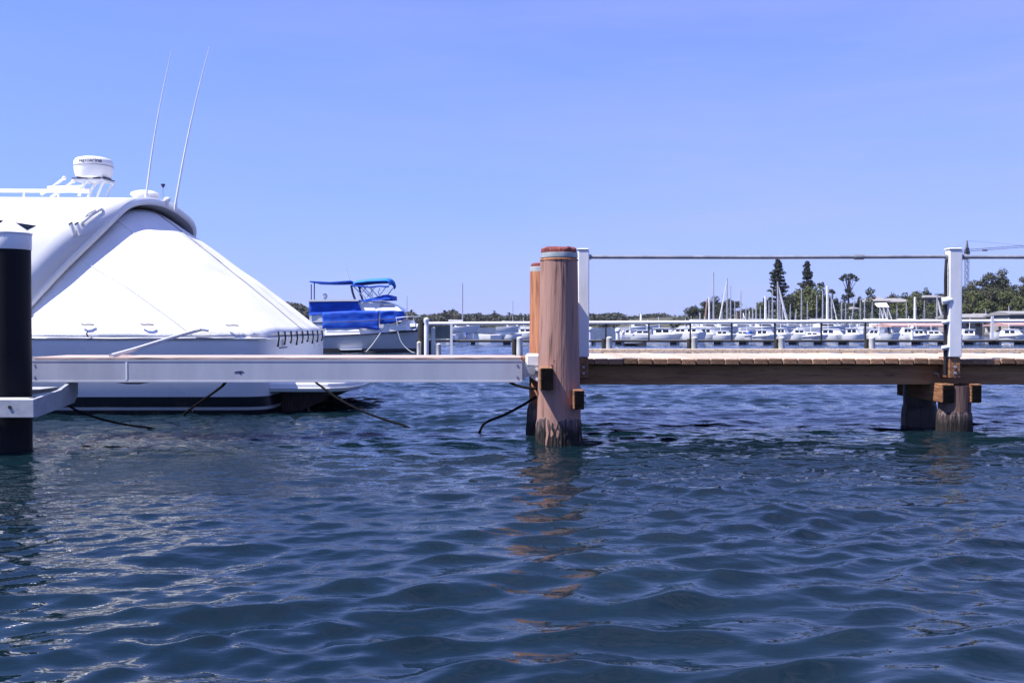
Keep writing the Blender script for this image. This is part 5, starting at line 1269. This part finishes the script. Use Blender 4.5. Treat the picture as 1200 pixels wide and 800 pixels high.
def tree(px, top, wpx, D, label, kind='round', leaf='darkleaf', seed=0, base=None, group=None, name="tree"):
    rng = random.Random(seed * 13 + 5)
    if kind == 'round': wpx *= 1.25
    x, zt = X(px, D), Z(top, D); w = wpx / F * D
    zb = max(0.6, head_z(x, D) - 0.3) if base is None else base
    hgt = zt - zb
    root = thing(name, label, "tree", (x, D, zb), rng.uniform(0, 6.28), group)
    V, Fc = [], []
    tr = MB(); limbs = []
    if kind == 'round':
        rx = w / 2; ch = hgt * 0.95; cz = hgt - ch / 2
        lobes = []
        for k in range(20):
            a = rng.uniform(0, 6.28); u = rng.random() ** 0.5; h = rng.uniform(-0.46, 0.38)
            sc = math.sqrt(max(0.15, 1 - (h / 0.5) ** 2)) 
            r = rx * rng.uniform(0.26, 0.42)
            lobes.append((math.cos(a) * u * (rx - r * 0.8) * sc, math.sin(a) * u * (rx - r * 0.8) * sc, cz + h * ch, r, r, r * rng.uniform(0.65, 0.95)))
        lobes.append((0, 0, cz + ch * 0.33, rx * 0.4, rx * 0.4, ch * 0.17)); lobes.append((0, 0, cz, rx * 0.6, rx * 0.6, ch * 0.35))
        for l_ in lobes[:7]: limbs.append(l_[:3])
        V, Fc = leaves(lobes, max(0.28, w * 0.030), 2.0, seed)
        trunk_h = cz
    elif kind == 'gum':
        rx = w / 2; lobes = []
        for k in range(30):
            t = (k + 0.5) / 30; a = rng.uniform(0, 6.28); xx = (t - 0.5) * 2 * rx * 0.86
            r = rx * rng.uniform(0.20, 0.34)
            lobes.append((xx, rng.uniform(-0.5, 0.5) * rx, hgt * (0.30 + 0.56 * rng.random()) * (0.82 + 0.18 * math.sin(math.pi * t)), r, r, r * 0.75))
        lobes += [(rx * 0.55, 0, hgt - rx * 0.2, rx * 0.24, rx * 0.24, rx * 0.18), (rx * 0.42, 0, hgt - rx * 0.48, rx * 0.30, rx * 0.30, rx * 0.26), (0, 0, hgt * 0.82, rx * 0.3, rx * 0.3, rx * 0.2)]
        for l_ in lobes[::2]: limbs.append(l_[:3])
        V, Fc = leaves(lobes, w * 0.022, 2.2, seed)
        trunk_h = hgt * 0.45
    elif kind == 'norfolk':
        trunk_h = hgt * 0.98
        tiers = 15
        for k in range(tiers):
            t = k / (tiers - 1)
            z = hgt * (0.18 + 0.80 * t ** 0.85); L = w / 2 * (1 - t) ** 0.62 * (0.62 + 0.6 * rng.random()) + 0.3
            nb = 9; z0_ = z
            for j in range(nb):
                a = 2 * math.pi * j / nb + k * 0.35 + rng.uniform(-.12, .12)
                if rng.random() < 0.2: continue
                l2 = L * rng.uniform(0.6, 1.15); z = z0_ + rng.uniform(-0.35, 0.35)
                if t < 0.9: limbs.append(None); tr.tube([(0, 0, z), (math.cos(a) * l2 * 0.6, math.sin(a) * l2 * 0.6, z - l2 * 0.03), (math.cos(a) * l2, math.sin(a) * l2, z + l2 * 0.10)], [0.09, 0.06, 0.02], 4, cap=False)
                vv, ff = leaves([(math.cos(a) * l2 * f, math.sin(a) * l2 * f, z + l2 * (0.12 * f * f - 0.03), 0.55 + 0.08 * l2, 0.55 + 0.08 * l2, 0.42) for f in (0.3, 0.55, 0.8, 1.0)], 0.34, 1.3, seed * 100 + k * 9 + j, shell=0.2)
                b0 = len(V); V += vv; Fc += [tuple(b0 + i for i in f) for f in ff]
    elif kind == 'umbrella':
        trunk_h = hgt * 0.96; rx = w / 2
        lobes = []
        for k in range(22):
            a = k * 2.4; u = math.sqrt((k + 0.5) / 22)
            lobes.append((math.cos(a) * u * rx * 0.86, math.sin(a) * u * rx * 0.86, hgt - 0.4 - 1.9 * u ** 2.2, rx * 0.2, rx * 0.2, 0.42))
        for l_ in lobes[::2]: limbs.append(l_[:3])
        for k in range(9):
            a = rng.uniform(0, 6.28); lobes.append((math.cos(a) * rx * 0.36, math.sin(a) * rx * 0.36, hgt * rng.uniform(0.50, 0.72), rx * 0.3, rx * 0.3, rx * 0.26))
        V, Fc = leaves(lobes, 0.30, 1.9, seed, shell=0.35)
    elif kind == 'ball':
        trunk_h = hgt * 0.85; rx = w / 2; lobes = []
        for k in range(8):
            a = rng.uniform(0, 6.28); lobes.append((math.cos(a) * rx * 0.55, math.sin(a) * rx * 0.55, hgt - rx * rng.uniform(0.45, 1.1), rx * 0.45, rx * 0.45, rx * 0.36))
        for l_ in lobes[:4]: limbs.append(l_[:3])
        V, Fc = leaves(lobes, max(0.22, w * 0.05), 2.2, seed)
    leaf_obj("crown", V, Fc, M[leaf], root)
    r0 = max(0.14, hgt * 0.022)
    tr.tube([(0, 0, -0.5), (0.1, 0.05, trunk_h * 0.5), (0, 0, trunk_h)], [r0, r0 * 0.75, r0 * 0.3], 7)
    for p in limbs:
        if p is not None:
            h0 = min(trunk_h * 0.85, p[2] * 0.65)
            tr.tube([(0, 0, h0), (p[0] * 0.5, p[1] * 0.5, (h0 + p[2]) / 2 + 0.3), p], [r0 * 0.45, r0 * 0.3, r0 * 0.1], 5, cap=False)
    tr.build("trunk", M['bark'], root, off=(0, 0, 0))
    return root

GT = "trees on the headland behind the marina"
T_ = lambda *a, **k: tree(*a, group=GT, **k)
T_(813, 358, 22, 300, "low rounded dark tree at the headland's left tip", seed=1)
T_(827, 352, 18, 305, "dark tree behind the tall dark mast, second from the headland's left tip", seed=2)
T_(838, 346, 22, 318, "ragged tall tree behind the tall dark mast", seed=3)
T_(854, 350, 26, 300, "broad dark tree right of the raked sail with the dark masthead", seed=4)
T_(872, 362, 18, 310, "small low dark tree in the dip between two taller dark trees", seed=5)
T_(890, 353, 20, 300, "rounded dark tree behind the bright thick mast left of the Norfolk pine", seed=6, leaf='greenleaf')
T_(880, 360, 14, 315, "low dark tree just left of the rounded dark tree beside the Norfolk pine", seed=26)
T_(911, 304, 27, 300, "tallest Norfolk pine with separate level tiers of branches", kind='norfolk', leaf='pineleaf', seed=7)
T_(945.5, 307, 20, 318, "second Norfolk pine, denser and rising from behind the olive tree mass", kind='norfolk', leaf='pineleaf', seed=8)
T_(927, 343, 24, 296, "dark green tree right of the tallest Norfolk pine's foot", seed=9)
T_(948, 334, 40, 292, "big olive green round tree below the second Norfolk pine", leaf='greenleaf', seed=10)
T_(962, 330, 9, 310, "small ball topped tree right of the second Norfolk pine", kind='ball', leaf='pineleaf', seed=11)
T_(966, 344, 22, 300, "dark tree behind the brightest white mast", seed=12)
T_(975, 338, 9, 314, "lacy small topped tree between the white mast and the umbrella shaped tree", kind='ball', leaf='pineleaf', seed=13)
T_(980, 348, 14, 300, "low dark tree left of the umbrella shaped tree", seed=14)
T_(994, 320, 26, 300, "umbrella shaped tree with a wide domed top over a rounded lower crown", kind='umbrella', leaf='pineleaf', seed=15)
T_(1007, 347, 12, 305, "narrow dark tree right of the umbrella shaped tree", seed=16)
T_(1019, 336, 13, 300, "round topped dark tree left of the pale roofed house", kind='round', leaf='darkleaf', seed=17)
T_(1017, 352, 20, 296, "leafy low tree under the round topped dark tree", seed=18)
T_(1046, 343, 20, 335, "dark tree behind the roof of the house with the white awning", seed=19)
T_(1060, 342, 18, 338, "dark tree behind the long eaved house", seed=20)
T_(1074, 340, 26, 300, "olive green tree right of the long eaved house", leaf='greenleaf', seed=21)
T_(1085, 336, 13, 318, "spiky dark tree rising behind the olive green tree", seed=22)
T_(1104, 343, 22, 325, "dark tree behind the flat roofed house left of the tall jetty post", seed=23)
T_(1130, 334, 20, 310, "dark tree at the foot of the crane", seed=24)
T_(1158, 314, 54, 300, "great spreading gum tree right of the crane", kind='gum', leaf='gumleaf', seed=25)
T_(1165, 330, 46, 306, "dense gum tree under the great spreading gum", leaf='gumleaf', seed=27)
T_(1142, 340, 26, 296, "bushy green tree below the great gum's left side", leaf='greenleaf', seed=28)
T_(1156, 350, 24, 286, "low bright green tree behind the white marina building", leaf='greenleaf', seed=29)
T_(1182, 341, 30, 288, "bright green rounded tree right of the great spreading gum", leaf='greenleaf', seed=30)
T_(1204, 318, 38, 298, "tall gum tree cut off by the right edge", kind='gum', leaf='gumleaf', seed=31)
T_(1204, 336, 36, 304, "dense gum tree at the right edge under the tall one", leaf='gumleaf', seed=32)
T_(1250, 322, 50, 300, "gum tree beyond the right edge", leaf='gumleaf', seed=33)
T_(1092, 356, 24, 284, "low green tree below the flat roofed house", leaf='greenleaf', seed=34)
T_(1052, 362, 26, 282, "low green tree below the long eaved house", leaf='greenleaf', seed=35)
T_(1034, 360, 18, 284, "low dark tree below the white awning", seed=36)

T_(846, 354, 24, 310, "low dark tree between the ragged tall tree and the broad dark tree", seed=41)
T_(897, 349, 18, 320, "dark tree rising left of the tallest Norfolk pine's trunk", seed=42)
T_(919, 347, 20, 312, "dark tree directly behind the tallest Norfolk pine's foot", seed=43)
T_(936, 338, 26, 310, "dark green tree filling the gap left of the big olive green tree", seed=44)
T_(955, 341, 30, 286, "olive green tree in front of the big olive green round tree", leaf='greenleaf', seed=45)
T_(972, 350, 22, 290, "low dark tree under the lacy small topped tree", seed=46)
T_(988, 352, 22, 290, "low dark tree under the umbrella shaped tree's left side", seed=47)
T_(1000, 354, 20, 312, "low dark tree under the umbrella shaped tree's right side", seed=48)
T_(1012, 350, 18, 320, "dark tree behind the round topped dark tree", seed=49)
T_(1027, 352, 14, 300, "small dark tree left of the white awning", seed=50)
T_(1056, 356, 26, 292, "green tree hiding the long eaved house's wall", leaf='greenleaf', seed=51)
T_(1068, 350, 26, 290, "green tree left of the olive green tree behind the slim white mast", leaf='greenleaf', seed=52)
T_(1082, 350, 24, 294, "dark tree right of the olive green tree behind the slim white mast", seed=53)
T_(1100, 352, 24, 290, "dark green tree in front of the flat roofed house", seed=54)
T_(1110, 347, 20, 312, "dark tree half hidden behind the tall white jetty post", seed=55)
T_(1120, 344, 24, 318, "dark tree hidden behind the tall white jetty post beside the crane", seed=56)
T_(1176, 328, 34, 318, "dark tree behind the great spreading gum's right side", leaf='gumleaf', seed=57)
T_(1192, 346, 26, 284, "bright green tree behind the pale roofed clubhouse", leaf='greenleaf', seed=58)

def shrubs():
    rng = np.random.RandomState(5); lobes = []
    for k in range(420):
        px = rng.uniform(798, 1270) if k < 260 else rng.uniform(1270, 1750); D = rng.uniform(270, 292)
        x = X(px, D); r = rng.uniform(1.2, 2.6) * (1.35 if px > 985 else 1.15)
        lobes.append((x, D, max(0.6, head_z(x, D)) + r * 0.4, r * 1.3, r, r * 0.9))
        if px > 1275 and k % 3 == 0: lobes += [(x, D + 12, head_z(x, D + 12) + 2 + j * 2.6, 4.0 - 0.4 * j, 4.0, 2.4) for j in range(4)]
    V, Fc = leaves(lobes, 0.45, 1.2, 77)
    o = leaf_obj("shrubs", V, Fc, M['darkleaf'], None); tag(o, "dark green shrubs along the foot of the headland", "shrubs", kind='stuff')
shrubs()
def far_wood():
    rng = np.random.RandomState(9); lobes = []
    prof = [(300, 356), (320, 352), (335, 353), (350, 355), (362, 360), (372, 364), (440, 368), (466, 367), (480, 364.5), (490, 369.5), (500, 368), (520, 366), (530, 362), (540, 368.5), (551, 366), (562, 367.5), (572, 369), (580, 366), (590, 370), (600, 367.5), (611, 369), (622, 367), (640, 369), (690, 366), (700, 368), (712, 366), (724, 366), (735, 370), (752, 368.5), (775, 366), (790, 370.5), (800, 370), (830, 371)]
    for k in range(1250):
        px = rng.uniform(240, 850) if k < 760 else rng.uniform(-700, 240); D = rng.uniform(705, 790)
        py = np.interp(px, [p[0] for p in prof], [p[1] for p in prof]) + abs(rng.normal()) * 0.8
        x = X(px, D); zt = Z(py, D); zb = max(0.5, far_z(x, D)); r = rng.uniform(2.2, 4.8)
        z = zt - r * 0.8
        lobes.append((x, D, z, r * 1.2, r, r * 0.8))
        while z - r * 1.4 > zb:
            z -= r * 1.3; lobes.append((x + rng.normal() * 2, D - 2, z, r * 1.4, r, r))
    for px, py in ((470, 362), (483, 362), (521, 363.5), (531, 361), (562, 366), (580, 364.5), (596, 365.5), (610, 366.5), (689, 362.5), (751, 366)):
        D = 700; lobes.append((X(px, D), D, Z(py + 3.5, D), 1.3, 1.3, 2.3))
    V, Fc = leaves(lobes, 1.1, 1.0, 78)
    o = leaf_obj("woods", V, Fc, M['farleaf'], None); tag(o, "low far off wooded shore along the horizon", "woods", kind='stuff')
M['farleaf'] = mat("far_foliage", (0.035, 0.042, 0.03), (0.075, 0.08, 0.055), rough=0.9, scale=0.08)
far_wood()

# ------------------------------------------------------------------ houses on the headland
def house(px0, px1, ridge, eave, foot, D, label, roofmat='roof', hip=True, name="house"):
    x0, x1 = X(px0, D), X(px1, D); zr, ze, zb = Z(ridge, D), Z(eave, D), Z(foot, D)
    dep = 9.0
    root = thing(name, label, "house", ((x0 + x1) / 2, D, zb))
    o_ = 0.7; ins = (x1 - x0) * (0.22 if hip else 0.0)
    m = MB()
    m.add([(x0 - o_, D - o_, ze), (x1 + o_, D - o_, ze), (x1 + o_, D + dep + o_, ze), (x0 - o_, D + dep + o_, ze), (x0 + ins, D + dep / 2, zr), (x1 - ins, D + dep / 2, zr),
           (x0 - o_, D - o_, ze - 0.3), (x1 + o_, D - o_, ze - 0.3), (x1 + o_, D + dep + o_, ze - 0.3), (x0 - o_, D + dep + o_, ze - 0.3)],
          [(0, 1, 5, 4), (1, 2, 5), (2, 3, 4, 5), (3, 0, 4), (6, 9, 8, 7), (0, 6, 7, 1), (1, 7, 8, 2), (2, 8, 9, 3), (3, 9, 6, 0)])
    m.build("roof", M[roofmat], root, smooth=False)
    m = MB(); m.box(x0, x1, D, D + dep, zb - 2.5, ze - 0.302); w = m.build("wall", M['wall'], root, smooth=False)
    n = max(2, int((x1 - x0) / 2.6)); hz = (ze - 0.3 - zb)
    for k in range(n):
        a = x0 + (x1 - x0) * (k + 0.22) / n; b = x0 + (x1 - x0) * (k + 0.78) / n
        m = MB(); m.box(a, b, D - 0.04, D + 0.03, zb + hz * 0.25, ze - 0.3 - hz * 0.15); m.build("window", M['glass'], w, smooth=False)
    return root
house(1022, 1040, 347.5, 352.5, 360, 308, "pale roofed house behind the white awning")
house(1040, 1068, 349, 353.5, 360, 314, "house with a long low eave right of the white awning")
house(1085, 1106, 345.5, 348, 356, 300, "flat pale roofed house high on the headland left of the tall jetty post")
house(988, 998, 357, 360.5, 366, 300, "small white walled house between the umbrella shaped tree and the white mast")
house(1000, 1006, 359, 361.5, 366, 296, "tiny white house right of the umbrella shaped tree's trunk")
# white sail-like awning
root = thing("awning", "bright white awning on poles in front of the pale roofed house", "awning", (X(1036, 290), 290, 4))
D_ = 290
m = MB(); m.add([(X(1028, D_), D_, Z(359.5, D_)), (X(1042, D_), D_, Z(359.8, D_)), (X(1046, D_), D_ + 5, Z(354.2, D_)), (X(1032, D_), D_ + 5, Z(354.8, D_)),
                 (X(1028, D_), D_, Z(360, D_)), (X(1042, D_), D_, Z(360.3, D_)), (X(1046, D_), D_ + 5, Z(354.7, D_)), (X(1032, D_), D_ + 5, Z(355.3, D_))],
               [(0, 1, 2, 3), (7, 6, 5, 4), (0, 4, 5, 1), (1, 5, 6, 2), (2, 6, 7, 3), (3, 7, 4, 0)])
m.build("canopy", M['canvas'], root, smooth=False)
for px, dy in ((1029, 0.2), (1041, 0.2), (1045, 4.8), (1032.5, 4.8)):
    z1 = Z(360.2, D_) if dy < 1 else Z(355.4, D_)
    m = MB(); m.tube([(X(px, D_), D_ + dy, 1.5), (X(px, D_), D_ + dy, z1)], 0.08, 6); m.build("pole", M['steel'], root)

# ------------------------------------------------------------------ tower crane on the skyline
def build_crane():
    D = 420.0
    cx = X(1132.5, D)
    root = thing("tower_crane", "dark tower crane with a long thin jib standing behind the tall white jetty post", "crane", (cx, D, 2))
    def lattice(a, b, w, n, r, name, up=Vector((0, 0, 1))):
        a, b = Vector(a), Vector(b); t = (b - a).normalized()
        s = t.cross(up if abs(t.dot(up)) < 0.9 else Vector((0, 1, 0))).normalized(); q = s.cross(t)
        m = MB(); c = [(-1, -1), (1, -1), (1, 1), (-1, 1)]
        P = [[a.lerp(b, i / n) + s * (u * w / 2) + q * (v * w / 2) for u, v in c] for i in range(n + 1)]
        for k in range(4): m.tube([P[i][k] for i in range(n + 1)], r, 4)
        for i in range(n):
            for k in range(4):
                m.tube([P[i][k], P[i + 1][(k + 1) % 4]] if i % 2 else [P[i + 1][k], P[i][(k + 1) % 4]], r * 0.7, 3, cap=False)
        o = m.build(name, M['crane'], root, smooth=False); o['kind'] = 'stuff'; return o
    lattice((cx, D, 2), (cx, D, Z(298, D)), 1.25, 22, 0.12, "tower")
    m = MB(); m.box(cx - 0.9, cx + 0.9, D - 0.9, D + 0.9, Z(298, D), Z(294.5, D)); m.build("slewing_ring", M['crane'], root, smooth=False)
    m = MB(); m.box(cx - 1.1, cx + 0.2, D - 1.7, D - 0.92, Z(296.5, D), Z(291, D)); m.build("cab", M['glass'], root, smooth=False)
    m = MB(); m.tube([(cx - 0.5, D, Z(294.5, D)), (cx, D, Z(281.5, D))], [0.55, 0.22], 4); m.tube([(cx + 0.5, D, Z(294.5, D)), (cx, D, Z(281.5, D))], [0.45, 0.22], 4); m.build("apex", M['crane'], root, smooth=False)
    je = (X(1290, D), D - 6, Z(283, D))
    lattice((cx + 0.6, D, Z(293.5, D)), je, 0.85, 44, 0.075, "jib")
    lattice((cx - 0.6, D, Z(294, D)), (X(1110, D), D + 1, Z(296.5, D)), 0.9, 8, 0.08, "counter_jib")
    m = MB(); m.box(X(1108, D), X(1113, D), D + 0.2, D + 1.8, Z(299, D), Z(295.2, D)); m.build("counterweight", M['roof'], root, smooth=False)
    for p in ((X(1195, D), D - 3, Z(288.5, D)), (X(1112, D), D + 1, Z(294.5, D))):
        m = MB(); m.tube([(cx, D, Z(282, D)), p], 0.05, 4); m.build("tie_rod", M['crane'], root)
    m = MB(); xx = X(1152.5, D); m.box(xx - 0.9, xx + 0.9, D - 1.3, D - 0.1, Z(294.6, D), Z(292.6, D)); tr = m.build("trolley", M['crane'], root, smooth=False)
build_crane()

# ------------------------------------------------------------------ light sea haze
def haze():
    m = bpy.data.materials.new("sea_haze"); m.use_nodes = True
    n, l = m.node_tree.nodes, m.node_tree.links
    n.clear(); out = n.new("ShaderNodeOutputMaterial"); pv = n.new("ShaderNodeVolumePrincipled")
    pv.inputs['Color'].default_value = (0.80, 0.85, 1.0, 1); pv.inputs['Density'].default_value = 0.00007; pv.inputs['Anisotropy'].default_value = 0.2
    l.new(pv.outputs[0], out.inputs['Volume'])
    mb = MB(); mb.box(-4600, 4600, -400, 5600, -3, 75)
    o = mb.build("haze", m, None, off=(0, 0, 0), smooth=False); tag(o, "thin pale sea haze", "haze", kind='stuff')
haze()
